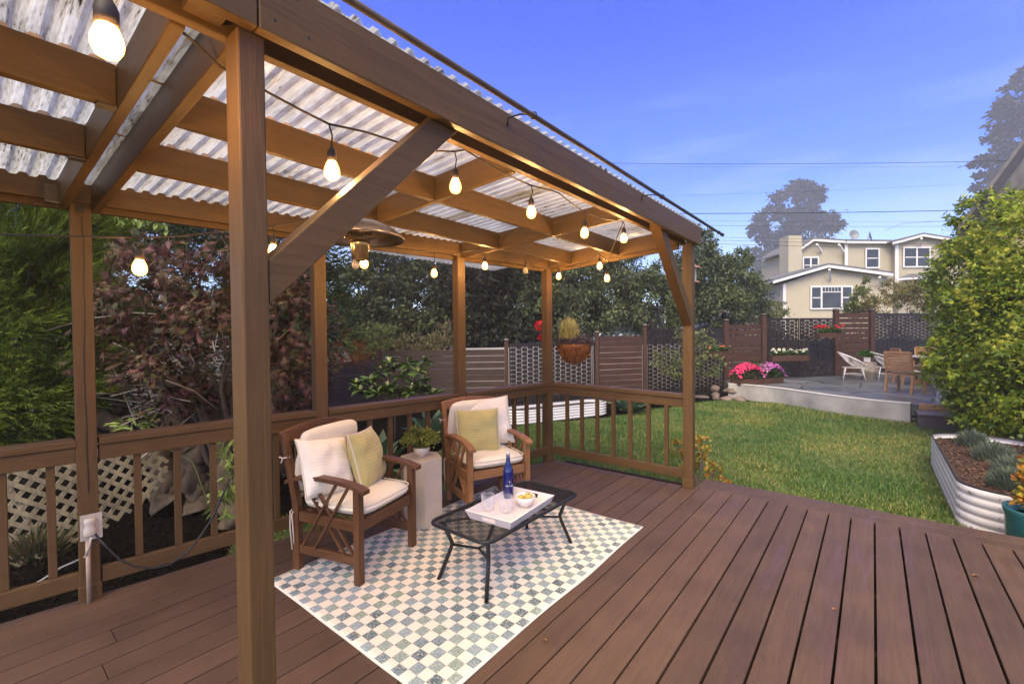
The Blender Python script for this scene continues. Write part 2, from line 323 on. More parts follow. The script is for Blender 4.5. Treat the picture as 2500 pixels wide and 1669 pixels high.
for i in range(k0,26):
    for y in (-.28,.32,.92,1.52,2.12,2.72,3.32,3.92,4.38):
        for fx in (.03,.112):
            x=-.13+i*p+fx+rs.uniform(-.006,.006); yy=y+rs.uniform(-.008,.008)
            if yy<(x+3.605)/.1345-.03: mb.add([(x+.0032*math.cos(a),yy+.0032*math.sin(a),.0016) for a in np.linspace(0,5.3,7)],[tuple(range(7))])
o=mb.build('deck_screws',mat('screw_head',(.02,.014,.01),.6,.3,20,0)); o.parent=deck; tag(o,kind='stuff')
mb=MB(); mb.beam((XE(-2)+.06,-2,-.17),(XE(4.44)+.06,4.44,-.17),.038,.25); mb.box(-2.98,-1.34,4.38,4.42,-.3,-.036)
for y in (-1.5,-.9,-.3,.3,.9,1.5,2.1,2.7,3.3,3.9,4.36,4.6): mb.box(XE(y)+.1,3.2,y,y+.04,-.25,-.036)
o=mb.build('deck_joists',wood('joist_wood',(.03,.018,.013),'X',.8)); tag(o,kind='structure')
# ================================================================ PERGOLA
PB=(.112,.061,.021)
MW={a:wood('pergola_paint_'+a.lower(),PB,a,rough=.48,var=.17,bump=.35,freq=17,mottle=.2) for a in 'XYZ'}
XF=lambda y:-3.545+.1345*y
SKA=math.atan(.1345)
per=empty('pergola','brown painted timber pergola with clear corrugated roof over the seating area','pergola',(-1.38,.54,0))
def P(mb,name,ax,bev=.004):
    o=mb.build(name,MW[ax],bevel=bev); o.parent=per; o.matrix_parent_inverse=Matrix.Translation((1.38,-.54,0)); return o
def zb(x): return 2.344+.062*(x+1.4)
def skpost(yc,z0,z1,w=.09):
    c,s=math.cos(SKA),math.sin(SKA); cx=XF(yc)-.045; pts=[]
    for u,v in ((-1,-1),(1,-1),(1,1),(-1,1)):
        u*=w/2;v*=w/2; pts.append((cx+u*c+v*s,yc-u*s+v*c))
    return pts
P(MB().box(-1.43,-1.34,.502,.572,0,2.337),'post','Z',.005)
P(MB().box(-1.43,-1.34,4.41,4.50,-.02,2.337),'post','Z',.005)
P(MB().box(-1.437,-1.333,4.403,4.507,0,.085),'post_base_trim','Z')
for y,z in ((.48,2.255),(1.79,2.255),(3.13,2.255),(4.405,2.255)):
    P(MB().prism(skpost(y,0,z),-.05 if y>4 else 0,z),'post','Z',.005)
P(MB().prism(skpost(.48,0,0,.1),0,.09),'post_base_trim','Z')
P(MB().box(-1.338,-1.30,-1.2,.538,2.335,2.503),'fascia_board','Y')
P(MB().box(-1.338,-1.30,.542,4.54,2.335,2.503),'fascia_board','Y')
P(MB().box(-1.43,-1.298,4.542,4.56,2.34,2.508),'end_board','X')
P(MB().box(-1.47,-1.432,-1.2,4.50,2.346,2.482),'inner_beam','Y')
P(MB().box(-1.425,-1.345,.40,.49,2.36,2.45),'spacer_block','Z')
P(MB().extrude([(-1.428,.574,1.588),(-1.428,1.365,2.372),(-1.428,1.365,2.42),(-1.428,1.27,2.42),(-1.428,.574,1.717)],(.084,0,0)),'knee_brace','Y',.003)
P(MB().extrude([(-1.428,4.408,1.557),(-1.428,4.408,1.70),(-1.428,3.67,2.42),(-1.428,3.53,2.42)],(.084,0,0)),'knee_brace','Y',.003)
def skbeam(o0,o1,y0,y1,z0,z1):
    return MB().prism([(XF(y0)+o0,y0),(XF(y0)+o1,y0),(XF(y1)+o1,y1),(XF(y1)+o0,y1)],z0,z1)
P(skbeam(-.042,-.004,-1.2,4.38,2.257,2.395),'back_beam','Y'); P(skbeam(-.088,-.05,-1.2,4.46,2.222,2.36),'back_beam','Y')
def rafter(y0,y1,x0,x1,dz=0,d=.148):
    return MB().hexa([(x0,y0,zb(x0)+dz),(x1,y0,zb(x1)+dz),(x1,y1,zb(x1)+dz),(x0,y1,zb(x0)+dz),(x0,y0,zb(x0)+d+dz),(x1,y0,zb(x1)+d+dz),(x1,y1,zb(x1)+d+dz),(x0,y1,zb(x0)+d+dz)])
for y in (.384,.520,1.845,3.13,4.38): P(rafter(y,y+.038,XF(y)-.002,-1.472),'rafter','X')
P(rafter(4.42,4.458,-3.02,-1.472,-.038),'rafter','X')
for x in (-2.10,-2.682):
    for y0,y1 in ((-1.2,.382),(.56,1.843),(1.885,3.128),(3.17,4.378)):
        z=zb(x)+.004; P(MB().hexa([(x,y0,z),(x+.038,y0,z+.002),(x+.038,y1,z+.002),(x,y1,z),(x,y0,z+.142),(x+.038,y0,z+.144),(x+.038,y1,z+.144),(x,y1,z+.142)]),'purlin','Y')
M_gal=mat('dull_metal',(.12,.1,.08),.45,.3,20,.05,metal=.8)
M_black=mat('black_iron',(.02,.02,.02),.45,.2,20,.05,metal=.4)
def Pm(mb,name,m):
    o=mb.build(name,m); o.parent=per; o.matrix_parent_inverse=Matrix.Translation((1.38,-.54,0)); return o
for (x,y) in ((-2.10,.36),(-2.682,.36),(-3.42,.36)):
    Pm(MB().box(x-.006,x-.002,y-.03,y+.022,zb(x)-.002,zb(x)+.1).box(x-.004,x+.042,y-.03,y+.022,zb(x)-.004,zb(x)+.001),'joist_hanger',M_gal)
Pm(MB().box(XF(.48)-.001,XF(.48)+.006,.46,.49,2.20,2.245),'bolt_plate',M_black)
rc=random.Random(4); cp_=[]; zc=.62
while zc<2.2: cp_.append((XF(.485)+.0005,.478+.004*math.sin(zc*4)+rc.uniform(-.003,.003),zc)); zc+=.06
Pm(MB().tube(cp_,.0022,5,False),'crack',M_black)
nr=random.Random(8)
for y in (-.3,.47,.60,.66,1.3,1.86,2.5,3.14,3.8,4.36):
    for z in (2.375,2.47):
        yy=y+nr.uniform(-.02,.02); Pm(MB().tube([(-1.3,yy,z),(-1.2992,yy,z)],.0042,8),'nail',M_black)
# roof sheets
def roofmat():
    m,t,b=newmat('polycarbonate_sheet'); tc=N(t,'ShaderNodeTexCoord')
    mp=N(t,'ShaderNodeMapping'); mp.inputs['Scale'].default_value=(6,60,6); t.links.new(tc.outputs['Object'],mp.inputs[0])
    a=N(t,'ShaderNodeTexNoise',i_Scale=2.4,i_Detail=7,i_Roughness=.72); t.links.new(mp.outputs[0],a.inputs['Vector'])
    f=N(t,'ShaderNodeTexNoise',i_Scale=3.0,i_Detail=4); t.links.new(tc.outputs['Object'],f.inputs['Vector'])
    ad=N(t,'ShaderNodeMath',operation='MULTIPLY_ADD'); ad.inputs[1].default_value=.45; t.links.new(f.outputs[0],ad.inputs[0]); t.links.new(a.outputs[0],ad.inputs[2])
    d=ramp(t,[(.5,(.9,.91,.92)),(.72,(.74,.75,.75)),(.86,(.55,.55,.53)),(.9,(.09,.08,.07))],ad.outputs[0])
    df=N(t,'ShaderNodeBsdfDiffuse'); tl=N(t,'ShaderNodeBsdfTranslucent'); tp=N(t,'ShaderNodeBsdfTransparent'); gl=N(t,'ShaderNodeBsdfGlossy'); gl.inputs['Roughness'].default_value=.2
    t.links.new(d.outputs[0],df.inputs[0]); t.links.new(d.outputs[0],tl.inputs[0]); t.links.new(d.outputs[0],tp.inputs[0])
    m1=N(t,'ShaderNodeMixShader'); m1.inputs[0].default_value=.72; t.links.new(df.outputs[0],m1.inputs[1]); t.links.new(tl.outputs[0],m1.inputs[2])
    m2=N(t,'ShaderNodeMixShader'); m2.inputs[0].default_value=.28; t.links.new(m1.outputs[0],m2.inputs[1]); t.links.new(tp.outputs[0],m2.inputs[2])
    m3=N(t,'ShaderNodeMixShader'); m3.inputs[0].default_value=.06; t.links.new(m2.outputs[0],m3.inputs[1]); t.links.new(gl.outputs[0],m3.inputs[2])
    t.links.new(m3.outputs[0],t.nodes['Material Output'].inputs[0]); return m
M_roof=roofmat()
def sheet(y0,y1,dz):
    mb=MB(); prof=[(0,0),(.018,0),(.028,.017),(.046,.017),(.056,0)]; pts=[]; y=y0
    while y<y1:
        for a,b in prof: pts.append((y+a*1.28,b))
        y+=.072
    xs=[-3.95,-3.2,-2.4,-1.8,-1.296]; n=len(pts)
    for x in xs:
        pass
    v=[(x,py,zb(x)+.151+pz+dz+.0) for x in xs for py,pz in pts]
    f=[(i*n+k,(i+1)*n+k,(i+1)*n+k+1,i*n+k+1) for i in range(len(xs)-1) for k in range(n-1)]
    mb.add(v,f); o=Pm(mb,'roof_sheet',M_roof); so=o.modifiers.new('s','SOLIDIFY'); so.thickness=.0015; return o
sheet(-1.3,.60,0); sheet(.50,2.55,.003); sheet(2.45,4.53,0)
M_filler=mat('foam_closure',(.55,.42,.34),.9,.15,20,.2)
for xx in (-2.082,-2.66,-1.40):   # wavy closure strips on the purlins under the ribs
    pts=[];y=-1.3
    while y<4.36:
        for a,b in ((0,0),(.018,0),(.028,.016),(.046,.016),(.056,0)): pts.append((y+a*1.28,b))
        y+=.072
    pts=[q for q in pts if q[0]<4.36]; mb=MB(); z0=zb(xx)+.149
    v=[(xx,a,z0) for a,b in pts]+[(xx,a,z0+b+.0005) for a,b in pts]; n=len(pts); mb.add(v,[(k,k+1,n+k+1,n+k) for k in range(n-1)])
    o=Pm(mb,'closure_strip',M_filler); so=o.modifiers.new('s','SOLIDIFY'); so.thickness=.02
# rod with brackets above the fascia
rod=empty('shade_rod','long bare metal rod held on hooks above the roof edge','rod',(-1.15,.3,2.44))
M_rod=mat('rusty_rod',(.1,.075,.055),.55,.4,12,.2,metal=.5)
def PC(o,par,inv=True):
    o.parent=par
    if inv: o.matrix_parent_inverse=Matrix.LocRotScale(par.location,par.rotation_euler,None).inverted()
    return o
PC(MB().tube([(-1.15,-.9,2.437),(-1.15,4.72,2.443)],.0115,12).build('rod',M_rod),rod)
PC(MB().tube([(-1.15,4.70,2.443),(-1.15,4.745,2.443)],.016,12).build('end_cap',M_black),rod)
for y in (1.60,3.12,4.60):
    PC(MB().tube([(-1.296,y,2.44),(-1.292,y,2.475),(-1.22,y,2.47),(-1.165,y,2.452)],.004,6).tube([(-1.15+.015*math.cos(a),y,2.442+.015*math.sin(a)) for a in np.linspace(0,6.3,12)],.003,5).build('bracket',M_black),rod)
# ================================================================ RAILINGS
def W1(mb,name,ax,par,bev=.004): return PC(mb.build(name,MW[ax],bevel=bev),par)
rl=empty('deck_railing','brown painted railing along the slanting left side of the deck','railing',(XF(.5),.5,0))
segs=[(-2.0,.433),(.527,1.743),(1.837,3.083),(3.177,4.357)]
for a,b in segs:
    W1(MB().prism([(XF(a)-.13,a),(XF(a)+.004,a),(XF(b)+.004,b),(XF(b)-.13,b)],.884,.923),'cap_rail','Y',rl)
    W1(MB().prism([(XF(a)-.05,a),(XF(a)-.008,a),(XF(b)-.008,b),(XF(b)-.05,b)],.795,.882),'top_rail','Y',rl)
    W1(MB().prism([(XF(a)-.05,a),(XF(a)-.008,a),(XF(b)-.008,b),(XF(b)-.05,b)],.083,.171),'bottom_rail','Y',rl)
for y in [-.6,-.41,-.22,-.03,.155,.333,.70,.893,1.085,1.28,1.47,1.62,2.001,2.19,2.377,2.567,2.755,2.94,3.3,3.48,3.666,3.86,4.052,4.243]:
    W1(MB().prism(skpost(y,0,0,.036),.173,.793),'baluster','Z',rl,.002)
rr=empty('deck_railing','short brown painted railing beside the lawn at the far end of the deck','railing',(-2.2,4.45,0))
W1(MB().hexa([(-2.93,4.405,.884),(-1.432,4.415,.858),(-1.432,4.54,.858),(-2.93,4.53,.884),(-2.93,4.405,.923),(-1.432,4.415,.897),(-1.432,4.54,.897),(-2.93,4.53,.923)]),'cap_rail','X',rr)
W1(MB().hexa([(-2.93,4.42,.795),(-1.432,4.43,.77),(-1.432,4.468,.77),(-2.93,4.458,.795),(-2.93,4.42,.882),(-1.432,4.43,.856),(-1.432,4.468,.856),(-2.93,4.458,.882)]),'top_rail','X',rr)
W1(MB().box(-2.93,-1.432,4.425,4.463,.083,.171),'bottom_rail','X',rr)
for x in (-2.753,-2.56,-2.367,-2.174,-1.981,-1.784,-1.6): W1(MB().box(x-.018,x+.018,4.428,4.464,.173,.775),'baluster','Z',rr,.002)
# downspout
M_sp=mat('grey_downspout',(.42,.38,.36),.5,.1,6,.05)
ds=MB().box(-3.09,-3.04,4.52,4.57,-.25,2.22).build('downspout',M_sp,bevel=.006); tag(ds,'pale grey rain downspout fixed behind the corner post','downspout')
# ================================================================ OUTLET, CORDS
M_pl=mat('white_plastic',(.5,.45,.38),.4,.06,10,.02)
def FL(y,z,o=0): return (XF(y)+o,y,z)
bx=MB().prism([(XF(.44)+.003,.438),(XF(.44)+.03,.438),(XF(.53)+.03,.522),(XF(.53)+.003,.522)],.365,.50)
o=bx.build('outlet_box',M_gal,bevel=.003); tag(o,'grey metal outlet box screwed to the left post','outlet box')
PC(MB().prism([(XF(.44)+.031,.434),(XF(.44)+.035,.434),(XF(.53)+.035,.526),(XF(.53)+.031,.526)],.36,.505).build('cover_plate',mat('plate',(.42,.36,.3),.5),bevel=.001),o)
ad=MB().lathe([(.0,0),(.026,0),(.03,.01),(.03,.045),(.02,.06),(.028,.078),(.028,.1),(.0,.105)],16,(0,0,0),sy=1).build('plug_adaptor',M_pl); ad.location=(XF(.475)+.045,.472,.385); ad.scale=(.6,.9,.95); tag(ad,'white multi plug adaptor pushed into the outlet box','plug')
cd=MB().tube([(XF(.465)+.025,.465,0),(XF(.465)+.025,.465,.362)],.011,12).build('conduit',mat('conduit_paint',(.35,.26,.19),.5,.2,15,.1)); tag(cd,'pale vertical conduit running down the left post to the deck','conduit')
c1=MB().tube([(-3.314,0.459,0.413),(-3.346,0.457,0.353),(-3.474,0.455,0.262),(-3.667,0.427,0.181),(-3.818,0.395,0.117),(-3.951,0.324,0.028),(-4.079,0.258,-0.053)],.0055,6).build('extension_cord',M_pl); tag(c1,'thin white power cord hanging from the outlet to the left','cord')
c2=MB().tube([(-3.322,0.478,0.424),(-3.265,0.510,0.363),(-3.257,0.565,0.269),(-3.215,0.623,0.219),(-3.190,0.694,0.187),(-3.160,0.769,0.189),(-3.141,0.850,0.235),(-3.135,0.920,0.313),(-3.124,0.983,0.412),(-3.125,1.036,0.529),(-3.118,1.070,0.611)],.006,6).build('extension_cord',M_black); tag(c2,'dark brown extension cord drooping from the outlet along the bottom rail','cord')
# ================================================================ STRING LIGHTS
M_cord=mat('string_cord',(.035,.022,.015),.6,.1,20,0)
def emis(n,c,s):
    m,t,b=newmat(n); b.inputs['Base Color'].default_value=(.8,.7,.55,1); b.inputs['Emission Color'].default_value=(*c,1); b.inputs['Emission Strength'].default_value=s; b.inputs['Roughness'].default_value=.2; return m
M_core=emis('bulb_core',(1,.58,.22),205)
M_bulb=bpy.data.materials.new('lit_bulb_glass'); M_bulb.use_nodes=True; t_=M_bulb.node_tree; t_.nodes.clear(); e_=N(t_,'ShaderNodeEmission'); e_.inputs[0].default_value=(1,.42,.08,1); e_.inputs[1].default_value=1.5; p_=N(t_,'ShaderNodeBsdfTransparent'); p_.inputs[0].default_value=(1,.97,.9,1); m_=N(t_,'ShaderNodeAddShader'); u_=N(t_,'ShaderNodeOutputMaterial'); t_.links.new(e_.outputs[0],m_.inputs[0]); t_.links.new(p_.outputs[0],m_.inputs[1]); t_.links.new(m_.outputs[0],u_.inputs[0])
M_off=mat('unlit_bulb_glass',(.55,.45,.33),.1,.05,5,0)
def bulb_mesh(s=1):
    me=MB(); pr=[(.0,-.118),(.010,-.117),(.019,-.112),(.0255,-.1),(.027,-.09),(.0255,-.076),(.02,-.06),(.0145,-.05),(.0135,-.045)]
    me.lathe([(r*s,z*s) for r,z in pr],18); return me
def string(par,pts,bulbs):
    PC(MB().tube(pts,.0042,6).build('cord',M_cord),par)
    for node,c,s,on in bulbs:
        c=Vector(c)+Vector((0,0,.09*s)); node=Vector(node)
        m=MB(); mid=node.lerp(c,.5)+Vector((.006,.004,0))
        m.tube([node,mid,c],.0032,6).lathe([(.0,.0),(.008,-.001),(.0135,-.012),(.0165,-.02),(.0165,-.05),(.013,-.052),(0,-.052)] if s<1.1 else [(.0,.0),(.011,-.001),(.018,-.014),(.022,-.026),(.022,-.06),(.016,-.062),(0,-.062)],14,tuple(c))
        so=PC(m.build('socket',M_cord),par)
        b=bulb_mesh(s).build('bulb',M_bulb if on else M_off); b.location=c; b.parent=so
        if on: k=MB().lathe([(0,-.098*s),(.011*s,-.094*s),(.0165*s,-.082*s),(.0155*s,-.068*s),(.009*s,-.054*s),(0,-.05*s)],14).build('filament',M_core); k.parent=b
        else: tag(b,'unlit bulb')
s1=empty('string_lights','festoon string of lit bulbs zigzagging along the inner front beam','string lights',(-1.52,1,2.3),group='festoon string lights on the pergola')
XA=-1.52
string(s1,[(-1.520,0.333,2.403),(-1.520,0.461,2.339),(-1.520,0.520,2.302),(-1.520,0.652,2.282),(-1.520,0.770,2.264),(-1.520,0.863,2.254),(-1.520,1.008,2.276),(-1.520,1.191,2.288),(-1.520,1.359,2.311),(-1.500,1.465,2.336),(-1.490,1.522,2.359),(-1.500,1.654,2.350),(-1.510,1.864,2.336),(-1.520,2.086,2.340),(-1.500,2.279,2.352),(-1.490,2.331,2.348),(-1.500,2.515,2.320),(-1.520,2.686,2.314),(-1.510,2.925,2.312),(-1.490,3.234,2.346)],
 [((-1.520,0.863,2.254),(-1.520,0.872,2.084),1,1),((-1.500,1.465,2.336),(-1.520,1.487,2.182),1,1),((-1.520,2.086,2.340),(-1.520,2.084,2.182),1,1),((-1.520,2.686,2.314),(-1.520,2.690,2.166),1,1),((-1.490,3.234,2.346),(-1.500,3.261,2.218),1,1),
  ((-1.300,0.234,2.270),(-1.300,0.227,2.136),1.1,1)])
s2=empty('string_lights','festoon string of bulbs looping along the back beam and far end with one bulb out','string lights',(-1.52,1,2.3),group='festoon string lights on the pergola')
string(s2,[(-1.490,3.234,2.346),(-1.728,3.634,2.339),(-1.908,3.872,2.251),(-2.014,4.042,2.187),(-2.108,4.096,2.253),(-2.191,4.159,2.316),(-2.291,4.206,2.270),(-2.476,4.314,2.233),(-2.685,4.402,2.245),(-2.849,4.402,2.332),(-2.848,4.272,2.257),(-2.863,4.131,2.211),(-2.886,3.985,2.251),(-2.922,3.894,2.346),(-2.912,3.582,2.320),(-2.890,3.215,2.324),(-2.892,3.020,2.266),(-2.930,2.796,2.211),(-2.967,2.638,2.205),(-2.892,2.312,2.169),(-2.792,2.008,2.142),(-2.735,1.797,2.141),(-2.680,1.585,2.167),(-2.624,1.375,2.209),(-2.615,1.252,2.148),(-2.607,1.130,2.111),(-2.555,0.978,2.060),(-2.530,0.869,2.025),(-2.522,0.682,1.969),(-2.479,0.524,1.930),(-2.561,0.394,1.924),(-2.711,0.247,1.927),(-2.878,0.075,1.931)],
 [((-2.014,4.042,2.187),(-2.029,4.026,2.024),1,1),((-2.191,4.159,2.316),(-2.204,4.210,2.181),1,1),((-2.821,4.359,2.310),(-2.697,4.198,2.117),1,1),((-2.922,3.894,2.346),(-2.922,3.891,2.169),1,0),((-2.890,3.215,2.324),(-2.859,3.171,2.133),1,1),((-2.967,2.638,2.205),(-2.966,2.634,2.021),1,1),((-2.735,1.797,2.141),(-2.646,1.736,1.971),1,1),((-2.603,1.133,2.108),(-2.599,1.133,1.965),1,1),((-2.479,0.524,1.930),(-2.478,0.521,1.794),1,1)])
# ================================================================ HANGING HEATER
M_brass=mat('bronze_metal',(.55,.36,.16),.22,.1,10,.02,metal=1)
M_dark=mat('dark_dish',(.25,.2,.17),.28,.15,8,.02,metal=.9)
ht=empty('patio_heater','hanging umbrella patio heater with a dark dish and brass cup','heater',(-2.14,1.38,1.9))
def H(mb,n,m): o=mb.build(n,m); o.parent=ht; return o
H(MB().lathe([(.0,.215),(.04,.212),(.12,.195),(.18,.165),(.225,.128),(.234,.118),(.233,.108),(.224,.108),(.2,.128),(.15,.165),(.08,.185),(0,.19)],40),'dish',M_dark)
H(MB().lathe([(0,.0),(.036,.0),(.041,.004),(.048,.075),(.053,.092),(.05,.098),(.046,.09),(0,.085)],28),'cup',M_brass)
mb=MB()
for k in range(40):
    a=2*math.pi*k/40; ca,sa=math.cos(a),math.sin(a)
    mb.tube([(.046*ca,.046*sa,.09),(.055*ca,.055*sa,.115),(.1*ca,.1*sa,.128),(.165*ca,.165*sa,.15)],.0012,4,False)
for r,z in ((.05,.1),(.055,.114),(.08,.122),(.11,.131),(.14,.141),(.165,.15)): mb.tube([(r*math.cos(a),r*math.sin(a),z) for a in np.linspace(0,2*math.pi,33)],.0016,4,False)
H(mb,'grille',M_brass)
H(MB().tube([(.07*math.cos(a),.07*math.sin(a),.15) for a in np.linspace(0,2*math.pi,25)],.009,8,False),'heating_element',M_black)
H(MB().tube([(0,0,.21),(0,0,.31),(.045,.0,.36),(.05,.0,.41)],.004,6),'chain',M_gal)
o=MB().lathe([(0,-.036),(.012,-.033),(.019,-.022),(.02,-.008),(.014,.004),(.011,.016),(0,.018)],16).build('globe_bulb',M_off); o.parent=ht; o.location=(-.025,-.012,-.012)
# ================================================================ RUG
def rugmat():
    m,t,b=newmat('checked_rug'); tc=N(t,'ShaderNodeTexCoord'); mp=N(t,'ShaderNodeMapping'); mp.inputs['Scale'].default_value=(1/.0605,1/.0605,0); mp.inputs['Location'].default_value=(.5,.5,0); t.links.new(tc.outputs['Object'],mp.inputs[0])
    fl=N(t,'ShaderNodeVectorMath',operation='FLOOR'); t.links.new(mp.outputs[0],fl.inputs[0])
    ck=N(t,'ShaderNodeSeparateXYZ'); t.links.new(fl.outputs[0],ck.inputs[0])
    ad=N(t,'ShaderNodeMath',operation='ADD'); t.links.new(ck.outputs[0],ad.inputs[0]); t.links.new(ck.outputs[1],ad.inputs[1])
    md=N(t,'ShaderNodeMath',operation='PINGPONG'); md.inputs[1].default_value=1; t.links.new(ad.outputs[0],md.inputs[0])
    wn=N(t,'ShaderNodeTexWhiteNoise',noise_dimensions='2D'); t.links.new(fl.outputs[0],wn.inputs['Vector'])
    big=N(t,'ShaderNodeTexNoise',i_Scale=2.2,i_Detail=2); t.links.new(tc.outputs['Object'],big.inputs['Vector'])
    s=N(t,'ShaderNodeMath',operation='MULTIPLY_ADD'); s.inputs[1].default_value=.45; t.links.new(wn.outputs[0],s.inputs[0]); t.links.new(big.outputs[0],s.inputs[2])
    colr=ramp(t,[(.38,(.27,.34,.35)),(.55,(.20,.26,.19)),(.68,(.24,.31,.34)),(.85,(.16,.22,.23))],s.outputs[0])
    m2=N(t,'ShaderNodeMapping'); m2.inputs['Scale'].default_value=(50,120,1); t.links.new(tc.outputs['Object'],m2.inputs[0])
    sp=N(t,'ShaderNodeTexNoise',i_Scale=1.2,i_Detail=3,i_Roughness=.7); t.links.new(m2.outputs[0],sp.inputs['Vector'])
    th=N(t,'ShaderNodeMath',operation='MULTIPLY_ADD'); th.inputs[1].default_value=.32; t.links.new(s.outputs[0],th.inputs[0]); t.links.new(sp.outputs[0],th.inputs[2])
    dk=ramp(t,[(.765,(0,0,0)),(.78,(1,1,1))],th.outputs[0])
    c1=N(t,'ShaderNodeMix',data_type='RGBA'); c1.inputs[7].default_value=(.03,.055,.07,1); t.links.new(dk.outputs[0],c1.inputs[0]); t.links.new(colr.outputs[0],c1.inputs[6])
    lt=ramp(t,[(.55,(0,0,0)),(.575,(1,1,1))],sp.outputs[0]); c3=N(t,'ShaderNodeMix',data_type='RGBA'); c3.inputs[7].default_value=(.46,.45,.40,1); t.links.new(lt.outputs[0],c3.inputs[0]); t.links.new(c1.outputs[2],c3.inputs[6])
    c2=N(t,'ShaderNodeMix',data_type='RGBA'); c2.inputs[6].default_value=(.72,.62,.5,1); t.links.new(md.outputs[0],c2.inputs[0]); t.links.new(c3.outputs[2],c2.inputs[7])
    # plain border
    bo=N(t,'ShaderNodeSeparateXYZ'); t.links.new(tc.outputs['Object'],bo.inputs[0])
    ax=N(t,'ShaderNodeMath',operation='ABSOLUTE'); ay=N(t,'ShaderNodeMath',operation='ABSOLUTE'); t.links.new(bo.outputs[0],ax.inputs[0]); t.links.new(bo.outputs[1],ay.inputs[0])
    gx=N(t,'ShaderNodeMath',operation='GREATER_THAN'); gx.inputs[1].default_value=.745; gy=N(t,'ShaderNodeMath',operation='GREATER_THAN'); gy.inputs[1].default_value=1.05; t.links.new(ax.outputs[0],gx.inputs[0]); t.links.new(ay.outputs[0],gy.inputs[0])
    mxx=N(t,'ShaderNodeMath',operation='MAXIMUM'); t.links.new(gx.outputs[0],mxx.inputs[0]); t.links.new(gy.outputs[0],mxx.inputs[1])
    c4=N(t,'ShaderNodeMix',data_type='RGBA'); c4.inputs[7].default_value=(.72,.62,.5,1); t.links.new(mxx.outputs[0],c4.inputs[0]); t.links.new(c2.outputs[2],c4.inputs[6]); t.links.new(c4.outputs[2],b.inputs['Base Color']); b.inputs['Roughness'].default_value=.95
    wv=N(t,'ShaderNodeTexWave',i_Scale=120); wv.inputs['Distortion'].default_value=.5; t.links.new(tc.outputs['Object'],wv.inputs['Vector']); bp=N(t,'ShaderNodeBump',i_Strength=.22,i_Distance=.003); t.links.new(wv.outputs[0],bp.inputs['Height']); t.links.new(bp.outputs[0],b.inputs['Normal'])
    return m
def rugf(u,v):
    x=(u-.5)*1.52; y=(v-.5)*2.124
    x+= .006*math.sin(y*5+.5)*(abs(u-.5)*2)**3; return (x,y,.007+.0012*math.sin(y*9+x*4)+.001*math.sin(x*13))
mb=MB(); grid(rugf,40,56,mb)
rug=mb.build('area_rug',rugmat(),loc=(-2.13,2.249,0)); so=rug.modifiers.new('s','SOLIDIFY'); so.thickness=.005; so.offset=-1
tag(rug,'cream flat woven rug checked with blue, sage and charcoal squares on the deck','rug')
# ================================================================ ARMCHAIRS
M_teak={a:wood('acacia_'+a.lower(),(.12,.052,.02),a,rough=.4,var=.35,bump=.2,knots=False,freq=22,mottle=.25) for a in 'XYZ'}
M_teakL={a:wood('acacia_pale_'+a.lower(),(.28,.13,.05),a,rough=.4,var=.3,bump=.2,knots=False,freq=22,mottle=.2) for a in 'XYZ'}
def fabric(n,c,stripe=0,var=.06,ax=0):
    m=mat(n,c,.9,var,6,.25,220); t=m.node_tree; b=t.nodes['Principled BSDF']; b.inputs['Sheen Weight'].default_value=.25
    if stripe:
        tc=N(t,'ShaderNodeTexCoord'); sp=N(t,'ShaderNodeSeparateXYZ'); t.links.new(tc.outputs['Object'],sp.inputs[0]); nz=N(t,'ShaderNodeTexNoise',i_Scale=9,i_Detail=3); t.links.new(tc.outputs['Object'],nz.inputs['Vector'])
        a=N(t,'ShaderNodeMath',operation='MULTIPLY_ADD'); a.inputs[1].default_value=stripe; t.links.new(sp.outputs[0],a.inputs[0]); n2=N(t,'ShaderNodeMath',operation='MULTIPLY'); n2.inputs[1].default_value=2.2; t.links.new(nz.outputs[0],n2.inputs[0]); t.links.new(n2.outputs[0],a.inputs[2])
        s=N(t,'ShaderNodeMath',operation='SINE'); t.links.new(a.outputs[0],s.inputs[0]); bp=N(t,'ShaderNodeBump',i_Strength=.22,i_Distance=.003); t.links.new(s.outputs[0],bp.inputs['Height']); t.links.new(bp.outputs[0],b.inputs['Normal'])
        old=b.inputs['Base Color'].links[0].from_socket; r=ramp(t,[(0,(.965,.96,.95)),(.4,(1,1,1))],s.outputs[0]); mm=N(t,'ShaderNodeMix',data_type='RGBA',blend_type='MULTIPLY'); mm.inputs[0].default_value=1; t.links.new(old,mm.inputs[6]); t.links.new(r.outputs[0],mm.inputs[7]); t.links.new(mm.outputs[2],b.inputs['Base Color'])
    return m
M_cush=fabric('cream_canvas',(.77,.69,.52)); M_tie=fabric('tie_fabric',(.6,.5,.4))
M_white=fabric('ribbed_ivory',(.79,.74,.61),300); M_green=fabric('olive_linen',(.44,.38,.14),260,.1); M_pipe=fabric('ivory_piping',(.62,.55,.42))
